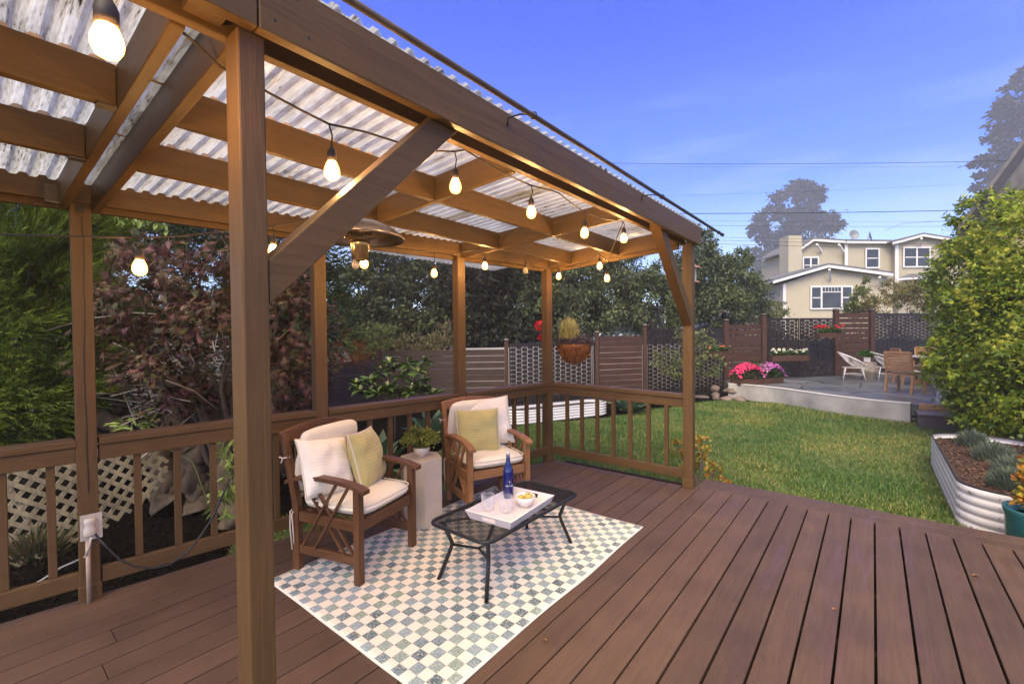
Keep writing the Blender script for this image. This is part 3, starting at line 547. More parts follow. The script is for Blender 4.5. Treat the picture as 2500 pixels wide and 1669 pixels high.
def cushion(w,d,t,corner=.08,puff=.35,seed=0,pinch=0,wr=.004,n=26):
    """soft slab in local XY (w along x, d along y), thickness t along z"""
    rnd=random.Random(seed); ph=[rnd.uniform(0,6.28) for _ in range(8)]
    def P_(u,v,s):
        a=2*u-1;b=2*v-1
        e=1-pinch*(1-abs(b)**2.2)*.5; f=1-pinch*(1-abs(a)**2.2)*.5
        # rounded square
        k=max(0,(a*a)*(b*b)); rr=1-corner*k**2
        x=a*w/2*e*rr; y=b*d/2*f*rr
        edge=max(0,(1-abs(a)**(2+6*(1-puff)))*(1-abs(b)**(2+6*(1-puff))))**(.42+.25*puff)
        z=s*t/2*edge
        z+=wr*edge*(math.sin(a*7+ph[0]+b*3)+math.sin(b*9+ph[1]+a*4)*.7+.6*math.sin(15*a*b+ph[2]))*(1 if s>0 else .3)
        return (x,y,z)
    mb=MB(); grid(lambda u,v:P_(u,v,1),n,n,mb); grid(lambda u,v:P_(u,v,-1),n,n,mb,flip=True)
    seam=[P_(i/n,0,1) for i in range(n)]+[P_(1,i/n,1) for i in range(n)]+[P_(1-i/n,1,1) for i in range(n)]+[P_(0,1-i/n,1) for i in range(n+1)]
    return mb,seam
def arm(sy):
    mb=MB();n=14
    pr=[(-.345,.548),(-.27,.578),(-.16,.598),(-.03,.606),(.10,.602),(.20,.592),(.285,.575),(.315,.562)]
    pts=[]
    xs=np.linspace(-.345,.315,n); zs=np.interp(xs,[p[0] for p in pr],[p[1] for p in pr])
    v=[];w=.031
    for x,z in zip(xs,zs):
        ww=w*(.6+.4*min(1,(x+.345)/.2)) 
        for dy,dz in ((-ww,-.013),(ww,-.013),(ww,.013),(-ww,.013)): v.append((x,sy*.265+dy,z+dz))
    f=[(i*4+k,i*4+(k+1)%4,(i+1)*4+(k+1)%4,(i+1)*4+k) for i in range(n-1) for k in range(4)]+[(3,2,1,0),(4*n-4,4*n-3,4*n-2,4*n-1)]
    return mb.add(v,f)
def armchair(label,loc,rz,T,seed):
    c=empty('armchair',label,'armchair',loc,rz,'cushioned wooden armchairs on the rug')
    def B(mb,n,m,bev=.003): o=mb.build(n,m,bevel=bev); o.parent=c; return o
    for sy in (-1,1):
        y=sy*.265
        B(MB().box(.228,.272,y-.023,y+.023,0,.585),'front_leg',T['Z'])
        B(MB().hexa([(-.28,y-.02,0),(-.225,y-.02,0),(-.225,y+.02,0),(-.28,y+.02,0),(-.275,y-.02,.42),(-.225,y-.02,.42),(-.225,y+.02,.42),(-.275,y+.02,.42)]).hexa([(-.275,y-.02,.42),(-.225,y-.02,.42),(-.225,y+.02,.42),(-.275,y+.02,.42),(-.375,y-.02,.86),(-.34,y-.02,.86),(-.34,y+.02,.86),(-.375,y+.02,.86)]),'rear_leg',T['Z'],.002)
        B(arm(sy),'armrest',T['X'],.004)
        B(MB().box(-.223,.223,y-.014,y+.014,.11,.165),'side_stretcher',T['X'])
        B(MB().box(-.223,.223,y-.014,y+.014,.315,.375),'side_rail',T['X'])
        for x0,x1 in ((-.20,.13),(-.12,.205)): B(MB().beam((x0,y-sy*.004,.578),(x1,y-sy*.004,.163),.014,.022,(0,1,0)),'side_slat',T['Z'],.002)
        for x0,x1 in ((.09,-.10),(.19,-.01)): B(MB().beam((x0,y+sy*.013,.583),(x0-.28,y+sy*.013,.163),.014,.022,(0,1,0)),'side_slat',T['Z'],.002)
    B(MB().box(.235,.262,-.238,.238,.31,.378),'front_rail',T['Y']); B(MB().box(-.262,-.237,-.243,.243,.31,.375),'back_rail',T['Y'])
    for x in (-.16,-.07,.02,.11,.19): B(MB().box(x-.02,x+.02,-.25,.25,.376,.388),'seat_slat',T['Y'],.002)
    # arched top rail
    mb=MB();n=12;v=[]
    for i in range(n+1):
        y=-.285+.57*i/n; z=.035*(1-(y/.285)**2)
        v+=[(-.372,y,.80),(-.345,y,.80),(-.358,y,.868+z),(-.385,y,.868+z)]
    mb.add(v,[(i*4+k,i*4+(k+1)%4,(i+1)*4+(k+1)%4,(i+1)*4+k) for i in range(n) for k in range(4)]+[(3,2,1,0),(4*n,4*n+1,4*n+2,4*n+3)]); B(mb,'top_rail',T['Y'])
    B(MB().hexa([(-.285,-.243,.47),(-.262,-.243,.47),(-.262,.243,.47),(-.285,.243,.47),(-.297,-.243,.52),(-.274,-.243,.52),(-.274,.243,.52),(-.297,.243,.52)]),'back_slat',T['Y'])
    for y in (-.16,-.05,.05,.16): B(MB().beam((-.284,y,.515),(-.355,y,.81),.04,.015,(1,0,0)),'back_slat',T['Z'],.002)
    sc,seam=cushion(.53,.52,.085,.12,.25,seed,0,.004); o=B(sc,'seat_cushion',M_cush,0); o.location=(.015,0,.428)
    p=MB().tube([(x,y,z+.028) for x,y,z in seam],.0045,6).build('piping',M_cush); p.parent=o
    bc,seam=cushion(.48,.52,.085,.12,.25,seed+5,0,.005); o=B(bc,'back_cushion',M_cush,0); o.location=(-.262,0,.655); o.rotation_euler=(0,R(-78),0)
    for sy in (-1,1):
        B(MB().tube([(-.27,sy*.25,.40),(-.29,sy*.285,.37),(-.285,sy*.293,.27),(-.27,sy*.292,.13)],.004,5).tube([(-.27,sy*.25,.40),(-.26,sy*.30,.36),(-.25,sy*.30,.25),(-.255,sy*.292,.17)],.004,5).tube([(-.30,sy*.27,.715),(-.33,sy*.30,.71),(-.335,sy*.31,.68)],.005,5).tube([(-.33,sy*.30,.71),(-.35,sy*.31,.72)],.005,5),'tie',M_tie,0)
    return c
ch1=armchair('reddish brown wooden armchair nearest the camera with cream cushions',(-2.709,1.696,.006),R(15.5),M_teak,1)
ch2=armchair('paler golden wooden armchair beyond the stone side table with cream cushions',(-2.66,2.943,.006),R(-23),{a:M_teakL[a] for a in 'XYZ'},9)
def throw(label,M,loc,rot,w=.41,t=.15,seed=0,pipe=True,group='throw pillows on the armchairs'):
    mb,seam=cushion(w,w,t,-.02,.75,seed,.09,.004,30)
    o=mb.build('throw_pillow',M); o.location=loc; o.rotation_euler=rot; tag(o,label,'pillow',group)
    if pipe: p=MB().tube([(x,y,z) for x,y,z in seam],.0055,6).build('piping',M_pipe); p.parent=o
    return o
def place(ch,lx,ly,lz,yaw,tilt,roll,label,M,w,t,seed,pipe=True):
    a=ch.rotation_euler[2]; x=ch.location.x+lx*math.cos(a)-ly*math.sin(a); y=ch.location.y+lx*math.sin(a)+ly*math.cos(a)
    Rm=Matrix.Rotation(a+R(yaw),4,'Z')@Matrix.Rotation(R(90-tilt),4,'Y')@Matrix.Rotation(R(roll),4,'Z')
    o=throw(label,M,(x,y,lz),Rm.to_euler(),w,t,seed,pipe); return o
place(ch1,-.135,-.13,.645,-3,26,-9,'ivory ribbed pillow slumped in the near armchair',M_white,.375,.15,2)
place(ch1,-.04,.15,.635,19,16,-3,'olive green pillow standing on edge in the near armchair',M_green,.385,.16,3)
place(ch2,-.165,.10,.69,-12,18,4,'ivory ribbed pillow behind the green one in the far armchair',M_white,.43,.14,4)
place(ch2,-.06,-.05,.64,-14,14,0,'olive green square pillow propped in front of the far armchair back',M_green,.38,.13,5)
# ================================================================ SIDE TABLE
M_stone=mat('cast_stone',(.52,.43,.31),.75,.14,5,.25,60,stretch=(1,1,1.6))
def hexp(r,a0): return [(r*math.cos(R(a0+60*k)),r*math.sin(R(a0+60*k))) for k in range(6)]
st=MB().prism(hexp(.172,-30),0,.522).build('side_table',M_stone,bevel=.004,loc=(-2.818,2.338,.006)); tag(st,'pale six sided cast stone side table between the two armchairs','side table')
M_cream=mat('cream_ceramic',(.62,.53,.42),.35,.04,6,.02)
pb=MB().lathe([(0,.0),(.028,.0),(.03,.008),(.05,.025),(.062,.05),(.064,.078),(.06,.08),(.056,.05),(.0,.045)],32).build('planter_bowl',M_cream,loc=(-2.80,2.33,.529)); tag(pb,'small cream ceramic bowl planter on the stone side table','planter')
M_fern=leafmat('fern_leaf',[(.16,.19,.03),(.24,.26,.05),(.12,.16,.03),(.32,.32,.08)],patch=8)
fp=empty('potted_fern','fluffy yellow green fern growing in the cream bowl','plant',(-2.80,2.33,.60))
def fern(par,n,rad,hgt,m,size=.016,base=(0,0,0),tm=T_LEAF,thin=.0012):
    P=[];D=[];mb=MB()
    for i in range(n):
        a=RNG.uniform(0,6.283);rr=rad*RNG.uniform(.35,1);hh=hgt*(1.05-.75*(rr/rad)**1.5)*RNG.uniform(.75,1.1); b=Vector(base); e=Vector((math.cos(a)*rr,math.sin(a)*rr,hh))+b; mid=b.lerp(e,.5)+Vector((0,0,hgt*.28))
        pts=[b.lerp(mid,t).lerp(mid.lerp(e,t),t) for t in np.linspace(0,1,9)]; mb.tube(pts,thin,4,False)
        for j in range(2,9):
            for s in range(6):
                P.append(np.array(pts[j])+RNG.normal(size=3)*rad*.06); D.append(RNG.normal(size=3)+np.array([math.cos(a)*.6,math.sin(a)*.6,.4]))
    o=scatter('foliage',tm,np.array(P),np.array(D),RNG.uniform(.6,1.3,len(P))*size,m,par,jit=.8); s=mb.build('stems',M_stem); s.parent=par; return o
M_stem=mat('green_stem',(.09,.1,.035),.7,.3,30,0)
fern(fp,90,.155,.17,M_fern,.024)
# ================================================================ COFFEE TABLE
ct=empty('coffee_table','low black metal coffee table with a mesh top and splayed legs','coffee table',(-1.87,2.29,.006))
def T(mb,n,m=M_black,bev=0): o=mb.build(n,m,bevel=bev); o.parent=ct; return o
hw,hl,zt,rc=.24,.49,.35,.07
def rrect(hw,hl,rc,z,n=7):
    p=[]
    for cx,cy,a0 in ((hw-rc,hl-rc,0),(-hw+rc,hl-rc,90),(-hw+rc,-hl+rc,180),(hw-rc,-hl+rc,270)):
        for k in range(n+1): a=R(a0+90*k/n); p.append((cx+rc*math.cos(a),cy+rc*math.sin(a),z))
    return p
loop=rrect(hw,hl,rc,zt); T(MB().tube(loop+loop[:2],.0115,10),'rim')
mb=MB();ins=.005
def ext(c,h1,h2):   # half extent of rounded rectangle at offset c
    if abs(c)>h1-rc: return h2-rc+math.sqrt(max(0,rc*rc-(abs(c)-(h1-rc))**2))
    return h2
k=-.232
while k<.236:
    e=ext(k,hw,hl)-ins; mb.box(k-.0009,k+.0009,-e,e,zt+.001,zt+.003); k+=.0125
k=-.482
while k<.486:
    e=ext(k,hl,hw)-ins; mb.box(-e,e,k-.0009,k+.0009,zt-.0013,zt+.0009); k+=.0095
T(mb,'mesh_top')
mb=MB()
for a,b in (((-.2,-.44),(.0,-.12)),((.2,-.44),(0,-.12)),((-.2,.44),(0,.12)),((.2,.44),(0,.12))): mb.beam((*a,zt-.008),(*b,zt-.008),.02,.004)
mb.box(-.23,.23,-.135,-.11,zt-.0095,zt-.0055); mb.box(-.23,.23,.11,.135,zt-.0095,zt-.0055)
mb.beam((0,-.12,zt-.008),(0,.12,zt-.008),.02,.004); T(mb,'top_brace')
for sx in (-1,1):
    for sy in (-1,1):
        T(MB().tube([(sx*.195,sy*.45,0),(sx*.155,sy*.385,.175),(sx*.15,sy*.378,.21),(sx*.185,sy*.42,zt-.01)],.0125,10).tube([(sx*.195,sy*.45,0),(sx*.195,sy*.45,.006)],.013,10),'leg')
T(MB().tube([(-.152,-.38,.2),(0,-.3,.19),(.152,-.38,.2)],.008,8).tube([(-.152,.38,.2),(0,.3,.19),(.152,.38,.2)],.008,8).tube([(0,-.3,.19),(0,.3,.19)],.007,8),'lower_brace')
ZT=.3605
M_tray=mat('white_lacquer',(.68,.6,.56),.25,.03,6,.01)
tr=empty('serving_tray','white rectangular tray with a handle slot on the mesh table','tray',(-1.815,2.245,ZT),R(5))
def V(mb,n,m=M_tray,bev=.0015): o=mb.build(n,m,bevel=bev); o.parent=tr; return o
V(MB().box(-.145,.145,-.235,.235,0,.008),'tray_base')
o_=[(-.15,-.24,.0),(.15,-.24,0),(.15,.24,0),(-.15,.24,0)]; tp=[(-.172,-.262,.052),(.172,-.262,.052),(.172,.262,.052),(-.172,.262,.052)]
def wallq(i,j,u0=0,u1=1,v0=0,v1=1):
    a=Vector(o_[i]);b=Vector(o_[j]);c=Vector(tp[j]);d=Vector(tp[i]); f=lambda u,v:a.lerp(b,u).lerp(d.lerp(c,u),v)
    q=[f(u0,v0),f(u1,v0),f(u1,v1),f(u0,v1)]; n=(q[1]-q[0]).cross(q[3]-q[0]).normalized()*-.008
    return q+[p+n for p in q]
mb=MB()
for i,j in ((1,2),(3,0)): mb.hexa(wallq(i,j))
for i,j in ((0,1),(2,3)):
    for a in ((0,.34,0,1),(.66,1,0,1),(.34,.66,0,.28),(.34,.66,.74,1)): mb.hexa(wallq(i,j,*a))
V(mb,'tray_side',bev=0)
M_cobalt,t_,b_=newmat('cobalt_glass'); b_.inputs['Base Color'].default_value=(.003,.010,.13,1); b_.inputs['Roughness'].default_value=.05; b_.inputs['Transmission Weight'].default_value=.2; b_.inputs['IOR'].default_value=1.5; b_.inputs['Coat Weight'].default_value=.6
bo=MB().lathe([(0,.0),(.034,.0),(.037,.006),(.037,.165),(.035,.19),(.026,.22),(.017,.245),(.0135,.27),(.013,.296),(0,.296)],36).build('water_bottle',M_cobalt,loc=(-1.964,2.395,ZT+.009)); tag(bo,'tall cobalt blue glass bottle with a white cap on the tray','bottle')
o=MB().lathe([(0,.295),(.0145,.295),(.0148,.318),(.013,.32),(0,.32)],20).build('cap',M_tray); o.parent=bo
def wraptext(txt,size,zc,r,ang,m,par,name):
    cu=bpy.data.curves.new(name,'FONT'); cu.body=txt; cu.size=size; cu.align_x='CENTER'; cu.align_y='CENTER'; tmp=bpy.data.objects.new(name,cu); C.objects.link(tmp)
    dg=bpy.context.evaluated_depsgraph_get(); me=bpy.data.meshes.new_from_object(tmp.evaluated_get(dg)); bpy.data.objects.remove(tmp)
    for v in me.vertices:
        a=ang+v.co.x/r; v.co=(r*math.cos(a),r*math.sin(a),zc+v.co.y)
    me.materials.clear(); me.materials.append(m); o=bpy.data.objects.new(name,me); C.objects.link(o); o.parent=par; return o
M_ink=mat('white_print',(.8,.8,.8),.6,.02,5,0)
wa=math.atan2(-2.395,1.964)+.25
wraptext('S',.018,.118,.0374,wa,M_ink,bo,'label_letter'); wraptext('SARATOGA',.0125,.09,.0374,wa,M_ink,bo,'label_text')
M_glass=bpy.data.materials.new('clear_glass'); M_glass.use_nodes=True; t_=M_glass.node_tree; t_.nodes.clear()
tp_=N(t_,'ShaderNodeBsdfTransparent'); tp_.inputs[0].default_value=(.97,.97,.98,1); gs_=N(t_,'ShaderNodeBsdfPrincipled'); gs_.inputs['Base Color'].default_value=(.75,.74,.76,1); gs_.inputs['Roughness'].default_value=.08; fr_=N(t_,'ShaderNodeLayerWeight'); fr_.inputs[0].default_value=.5; mr_=N(t_,'ShaderNodeMapRange'); mr_.inputs[3].default_value=.10; mr_.inputs[4].default_value=.75; ms_=N(t_,'ShaderNodeMixShader'); ou_=N(t_,'ShaderNodeOutputMaterial')
t_.links.new(fr_.outputs['Facing'],mr_.inputs[0]); t_.links.new(mr_.outputs[0],ms_.inputs[0]); t_.links.new(tp_.outputs[0],ms_.inputs[1]); t_.links.new(gs_.outputs[0],ms_.inputs[2]); t_.links.new(ms_.outputs[0],ou_.inputs[0])
def tumbler(loc,lab):
    pr=[(0,0),(.036,0),(.0375,.004)]
    for i in range(9): pr.append((.038+.0012*(i%2)+.0006*i,.01+.0098*i))
    pr+=[(.0445,.1)]
    o=MB().lathe(pr,36).build('drinking_glass',M_glass,loc=loc); return tag(o,lab,'glass',group='clear tumblers on the tray')
tumbler((-1.93,2.145,ZT+.009),'clear ribbed tumbler on the tray, the one nearer the stone table'); tumbler((-1.815,2.19,ZT+.009),'clear ribbed tumbler on the tray in front of the blue bottle')
M_wc=mat('white_ceramic',(.7,.66,.62),.2,.02,6,.01)
fb=MB().lathe([(0,.0),(.028,0),(.031,.004),(.05,.022),(.062,.045),(.067,.07),(.0645,.07),(.057,.045),(.04,.022),(0,.014)],36).build('fruit_bowl',M_wc,loc=(-1.775,2.338,ZT+.009)); tag(fb,'small white bowl of fruit on the tray','bowl')
M_pear=mat('pear_skin',(.50,.38,.09),.4,.2,14,.05)
for k,(dx,dy,dz,rx,ry) in enumerate(((-.022,-.012,.045,.3,1.2),(.002,.024,.048,-.9,.4),(.026,.0,.066,.2,-.3))):
    pr=MB().lathe([(0,-.026),(.014,-.024),(.026,-.012),(.029,.002),(.024,.016),(.012,.024),(.003,.022),(0,.02)],20); o=pr.build('pear',M_pear,loc=(-1.775+dx,2.338+dy,ZT+.009+dz),rot=(rx,ry,k)); tag(o,['yellow pear in the white bowl, lowest toward the glasses','yellow pear at the back of the white bowl','round yellow pear resting on top of the others in the bowl'][k],'pear',group='yellow pears in the white bowl')
    s=MB().tube([(0,0,.02),(.003,0,.032)],.0015,5).build('stem',M_black); s.parent=o
np_=MB().box(-.03,.03,-.018,.018,0,.004).build('coaster',M_black,bevel=.001,loc=(-1.86,2.44,ZT+.0085),rot=(0,0,.3)); tag(np_,'small black coaster behind the fruit bowl on the tray','coaster')
# ================================================================ FENCE
M_fen={a:wood('fence_stain_'+a.lower(),(.075,.036,.025),a,rough=.7,var=.3,bump=.25,freq=13,mottle=.3) for a in 'XZ'}
M_fenD=wood('fence_board_dark',(.065,.042,.033),'X',rough=.75,var=.3,bump=.2,freq=11,mottle=.3)
M_panel=mat('dark_screen_metal',(.016,.011,.010),.5,.3,6,.1,30)
M_solar=mat('solar_cap_lens',(.5,.42,.28),.3,.05,5,0)
def fpost(par,p,zt,z0=ZG,w=.1,cap=True):
    x,y=p[0],p[1]; a=math.atan2(*(par['dir'][::-1])) if 0 else 0
    o=MB().box(-w/2,w/2,-w/2,w/2,0,zt-z0).build('post',M_fen['Z'],bevel=.004,loc=(x,y,z0)); o.rotation_euler=(0,0,R(40)); PC(o,par)
    if cap:
        c=MB().box(-w*.62,w*.62,-w*.62,w*.62,zt-z0,zt-z0+.02).box(-w*.5,w*.5,-w*.5,w*.5,zt-z0+.045,zt-z0+.06).build('post_cap',M_black); c.parent=o
        MB().box(-w*.42,w*.42,-w*.42,w*.42,zt-z0+.02,zt-z0+.045).build('cap_light',M_solar).parent=o
def seg(par,a,b,t,z0,kind,gap=.012,bw=.14,mtl=None,seed=0):
    a=Vector((a[0],a[1],0));b=Vector((b[0],b[1],0));L_=(b-a).length;rz=math.atan2(b.y-a.y,b.x-a.x); rnd=random.Random(seed)
    if kind=='slat':
        mb=MB(); z=t-z0
        while z>.02:
            g=gap*rnd.choice((.4,1,1,1.3)); s=rnd.uniform(-.003,.003); zz=max(0,z-bw)
            mb.hexa([(0,-.01,zz+s),(L_,-.01,zz-s),(L_,.01,zz-s),(0,.01,zz+s),(0,-.01,z+s),(L_,-.01,z-s),(L_,.01,z-s),(0,.01,z+s)]); z-=bw+g
        o=mb.build('slat_panel',mtl or M_fen['X'])
    else:
        mb=MB(); H=t-z0; mb.box(0,L_,-.012,.012,H-.07,H); mb.box(0,L_,-.012,.012,0,.05); mb.box(0,.03,-.012,.012,.05,H-.07); mb.box(L_-.03,L_,-.012,.012,.05,H-.07)
        cw,chh,s=.15,.11,.0085; x=.03+s; i=0
        solid=[(rnd.uniform(0,L_),rnd.uniform(0,H),rnd.uniform(.2,.5)) for _ in range(3)]
        while x<L_-.03-s:
            w2=min(cw,L_-.03-s-x); z=.05-(chh/2 if i%2 else 0)+s
            while z<H-.07:
                z1=min(z+chh-2*s,H-.07); za=max(z,.05)
                if z1>za+.01:
                    mb.box(x,x+w2-2*s,-.006,.006,za,z1) if w2>.03 else None
                    zm=(za+z1)/2
                    mb.box(x-2.2*s,x,-.005,.005,zm-.007,zm+.007)
                    mb.box(x+w2*.3,x+w2*.42,-.005,.005,z1,z1+2*s); mb.box(x+w2*.58,x+w2*.7,-.005,.005,z1,z1+2*s)
                    mb.box(x+w2*.3,x+w2*.34,-.006,.0065,za-2*s,z1)
                z+=chh
            x+=cw;i+=1
        o=mb.build('lattice_screen',M_panel)
    o.location=(a.x,a.y,z0); o.rotation_euler=(0,0,rz); return PC(o,par)
ZP=.06
f1=empty('fence','low dark stained slatted fence with lattice screens behind the railing','fence',(-9.369,6.492,-0.320))
A=[(-7.800,2.704,0.741),(-8.970,4.974,0.908),(-9.208,6.322,0.919)]
seg(f1,A[0],A[1],.915,ZG,'slat',.004,.15,M_fenD,1); seg(f1,A[1],A[2],.915,ZG,'slat',.005,.15,M_fenD,2)
fpost(f1,(-9.241,6.430,1.178),1.17,w=.1,cap=False)
seg(f1,(-9.195,6.465,1.119),(-7.024,8.461,1.113),1.117,ZG,'slat',.013,.142,M_fenD,3)
fpost(f1,(-6.986,8.497,1.343),1.33)
seg(f1,(-6.931,8.538,1.242),(-5.694,10.558,1.395),1.26,ZG,'lattice',seed=4)
fpost(f1,(-5.645,10.601,1.513),1.50)
seg(f1,(-5.594,10.639,1.405),(-4.883,11.721,1.402),1.41,ZG,'slat',.008,.14,seed=5)
fpost(f1,(-4.824,11.775,1.689),1.68)
seg(f1,(-4.763,11.821,1.589),(-4.111,12.984,1.582),1.59,ZG,'lattice',seed=6); seg(f1,(-4.102,12.992,1.582),(-3.430,14.171,1.575),1.60,ZG,'lattice',seed=7)
f2=empty('fence','brown slatted fence and dark lattice screens around the raised patio','fence',(-2.472,14.673,0.060))
fpost(f2,(-3.391,14.336,1.829),1.82,w=.13)
seg(f2,(-3.349,14.495,1.709),(-2.685,15.539,1.705),1.71,ZP,'slat',.02,.145,seed=8)
fpost(f2,(-2.637,15.713,1.984),2.0,ZP,w=.13)
seg(f2,(-2.586,15.879,1.898),(-1.804,16.634,1.878),1.90,ZP,'lattice',seed=9); seg(f2,(-1.784,16.650,1.890),(-0.988,17.544,1.873),1.90,ZP,'lattice',seed=10)
fpost(f2,(-0.924,17.728,2.097),2.14,ZP,w=.13)
seg(f2,(-0.852,17.784,2.005),(-0.108,18.636,1.989),2.05,ZP,'slat',.014,.145,seed=11)
fpost(f2,(-0.036,18.824,2.085),2.15,ZP,w=.13)
seg(f2,(0.038,18.881,1.991),(1.700,20.724,1.970),2.05,ZP,'lattice',seed=12); seg(f2,(1.710,20.733,1.984),(3.859,23.095,1.960),2.05,ZP,'lattice',seed=13)
# pale neighbour surfaces seen through the gaps
M_pale=mat('pale_stucco',(.42,.38,.35),.9,.08,3,.2)
nw=MB().beam((*(-9.041,8.909,1.676)[:2],.1),(*(-3.838,16.664,1.628)[:2],.1),.15,2.0).build('garden_wall',M_pale); tag(nw,'pale rendered garden wall seen through the slits of the fence','wall')
# ================================================================ PATIO
def offs(P,o):
    r=[]
    for i,p in enumerate(P):
        a=P[max(i-1,0)];b=P[min(i+1,len(P)-1)]; d=Vector((b[0]-a[0],b[1]-a[1])).normalized(); r.append((p[0]+d.y*o,p[1]-d.x*o))
    return r
def spl(P,n=5):
    r=[]
    for i in range(len(P)-1):
        p0,p1,p2,p3=[np.array(P[max(0,min(len(P)-1,i+k))]) for k in (-1,0,1,2)]
        for t in np.arange(n)/n: r.append(tuple(.5*((2*p1)+(p2-p0)*t+(2*p0-5*p1+4*p2-p3)*t*t+(3*p1-p0-3*p2+p3)*t**3)))
    return r+[tuple(P[-1])]
def ribbon(P,o0,o1,z0,z1):
    A=offs(P,o0);B=offs(P,o1);n=len(P);v=[(x,y,z0) for x,y in A]+[(x,y,z0) for x,y in B]+[(x,y,z1) for x,y in B]+[(x,y,z1) for x,y in A]
    f=[(k*n+i,k*n+i+1,((k+1)%4)*n+i+1,((k+1)%4)*n+i) for k in range(4) for i in range(n-1)]+[(0,n,2*n,3*n),(n-1,4*n-1,3*n-1,2*n-1)]
    return MB().add(v,f)
def flag():
    m,t,b=newmat('flagstone'); tc=N(t,'ShaderNodeTexCoord'); nz=N(t,'ShaderNodeTexNoise',i_Scale=2.5,i_Detail=3); t.links.new(tc.outputs['Object'],nz.inputs['Vector'])
    md=N(t,'ShaderNodeMix',data_type='RGBA'); md.inputs[0].default_value=.12; t.links.new(tc.outputs['Object'],md.inputs[6]); t.links.new(nz.outputs['Color'],md.inputs[7])
    vo=N(t,'ShaderNodeTexVoronoi',i_Scale=1.35,feature='DISTANCE_TO_EDGE'); t.links.new(md.outputs[2],vo.inputs['Vector']); v2=N(t,'ShaderNodeTexVoronoi',i_Scale=1.35); t.links.new(md.outputs[2],v2.inputs['Vector'])
    hs=N(t,'ShaderNodeSeparateColor'); t.links.new(v2.outputs['Color'],hs.inputs[0]); c=ramp(t,[(0,(.085,.095,.11)),(.5,(.12,.13,.15)),(1,(.17,.18,.2))],hs.outputs[0])
    n2=N(t,'ShaderNodeTexNoise',i_Scale=9,i_Detail=5); t.links.new(tc.outputs['Object'],n2.inputs['Vector']); cc=ramp(t,[(.3,(.75,.75,.75)),(.7,(1.15,1.15,1.15))],n2.outputs[0])
    mm=N(t,'ShaderNodeMix',data_type='RGBA',blend_type='MULTIPLY'); mm.inputs[0].default_value=1; t.links.new(c.outputs[0],mm.inputs[6]); t.links.new(cc.outputs[0],mm.inputs[7])
    e=ramp(t,[(.012,(0,0,0)),(.03,(1,1,1))],vo.outputs['Distance']); m2=N(t,'ShaderNodeMix',data_type='RGBA'); m2.inputs[6].default_value=(.02,.018,.016,1); t.links.new(e.outputs[0],m2.inputs[0]); t.links.new(mm.outputs[2],m2.inputs[7]); t.links.new(m2.outputs[2],b.inputs['Base Color'])
    b.inputs['Roughness'].default_value=.32; bp=N(t,'ShaderNodeBump',i_Strength=.6,i_Distance=.02); t.links.new(e.outputs[0],bp.inputs['Height']); t.links.new(bp.outputs[0],b.inputs['Normal']); return m
PW=[(-3.10,13.30),(-2.75,13.36),(-1.86,13.02),(-1.25,12.58),(-.63,12.12),(.0,11.80),(.594,11.652)]
PW=spl(PW)
PAT=PW+[(1.6,12.1),(6,12.1),(6,22.5),(3.2,22.0),(-.9,17.6),(-3.5,14.5)]
o=MB().prism(PAT[::-1] if 0 else PAT,-.25,ZP).build('patio',flag()); tag(o,kind='structure')
M_conc=mat('weathered_concrete',(.34,.32,.29),.9,.35,2.2,.35,25,detail=8)
wl=ribbon(PW,0.001,.13,ZG-.05,ZP+.012).build('retaining_wall',M_conc); tag(wl,'curving grey concrete retaining wall holding up the flagstone patio','wall')
ribbon(PW,-.012,.137,ZP+.0125,ZP+.03).build('coping',mat('pale_coping',(.5,.47,.43),.85,.1,5,.1),parent=wl)
stp=MB().box(.66,2.6,11.02,12.05,-.3,-.062).build('garden_step',mat('brown_composite',(.085,.062,.055),.5,.15,6,.1),bevel=.01); tag(stp,'dark brown painted step at the end of the retaining wall','step')
MB().box(.64,2.62,11.0,12.06,-.0605,-.03).build('tread',mat('step_tread',(.12,.09,.08),.4,.15,6,.1),parent=stp,bevel=.005)
MB().box(.70,1.62,11.66,11.78,-.029,.075).build('timber_edge',wood('raw_timber',(.42,.25,.12),'X',.7),parent=stp,bevel=.005)
pd=empty('pedestal','white painted square pedestal standing at the patio edge beside the vine','pedestal',(1.12,12.2,ZP))
MB().box(-.13,.13,-.13,.13,0,.30).build('shaft',M_wc,parent=pd,bevel=.006); MB().box(-.17,.17,-.17,.17,.30,.37).build('capital',M_wc,parent=pd,bevel=.012); MB().box(-.15,.15,-.15,.15,.37,.62).build('block',M_wc,parent=pd,bevel=.008)
# rocks
M_rock=mat('river_rock',(.17,.125,.10),.85,.35,4,.4,18)
def rock(c,r,lab,s):
    bm=bmesh.new(); bmesh.ops.create_icosphere(bm,subdivisions=3,radius=1); rnd=random.Random(s); ph=[rnd.uniform(0,6) for _ in range(6)]
    for v in bm.verts:
        k=1+.2*math.sin(v.co.x*2.3+ph[0])+.16*math.sin(v.co.y*3.1+ph[1]+v.co.z*2)+.05*math.sin(v.co.z*6+ph[2]); v.co=Vector((v.co.x*r[0],v.co.y*r[1],v.co.z*r[2]))*k
    me=bpy.data.meshes.new('rock'); bm.to_mesh(me); bm.free(); [setattr(p,'use_smooth',True) for p in me.polygons]; me.materials.append(M_rock); o=bpy.data.objects.new('rock',me); C.objects.link(o); o.location=c; o.rotation_euler=(0,0,rnd.uniform(-.5,.9)); tag(o,lab,'rock',group='rocks at the end of the retaining wall')
Vx=lambda p,z:(p[0],p[1],z)
rock(Vx((-3.298,12.815,-0.320),-.24),(.12,.10,.10),'small rounded brown rock at the left foot of the pile by the wall',1)
rock(Vx((-2.963,12.520,-0.320),-.25),(.15,.10,.08),'flat brown rock at the front of the pile by the wall',2)
rock(Vx((-2.653,12.653,-0.320),-.26),(.18,.11,.08),'low grey brown rock nearest the retaining wall',3)
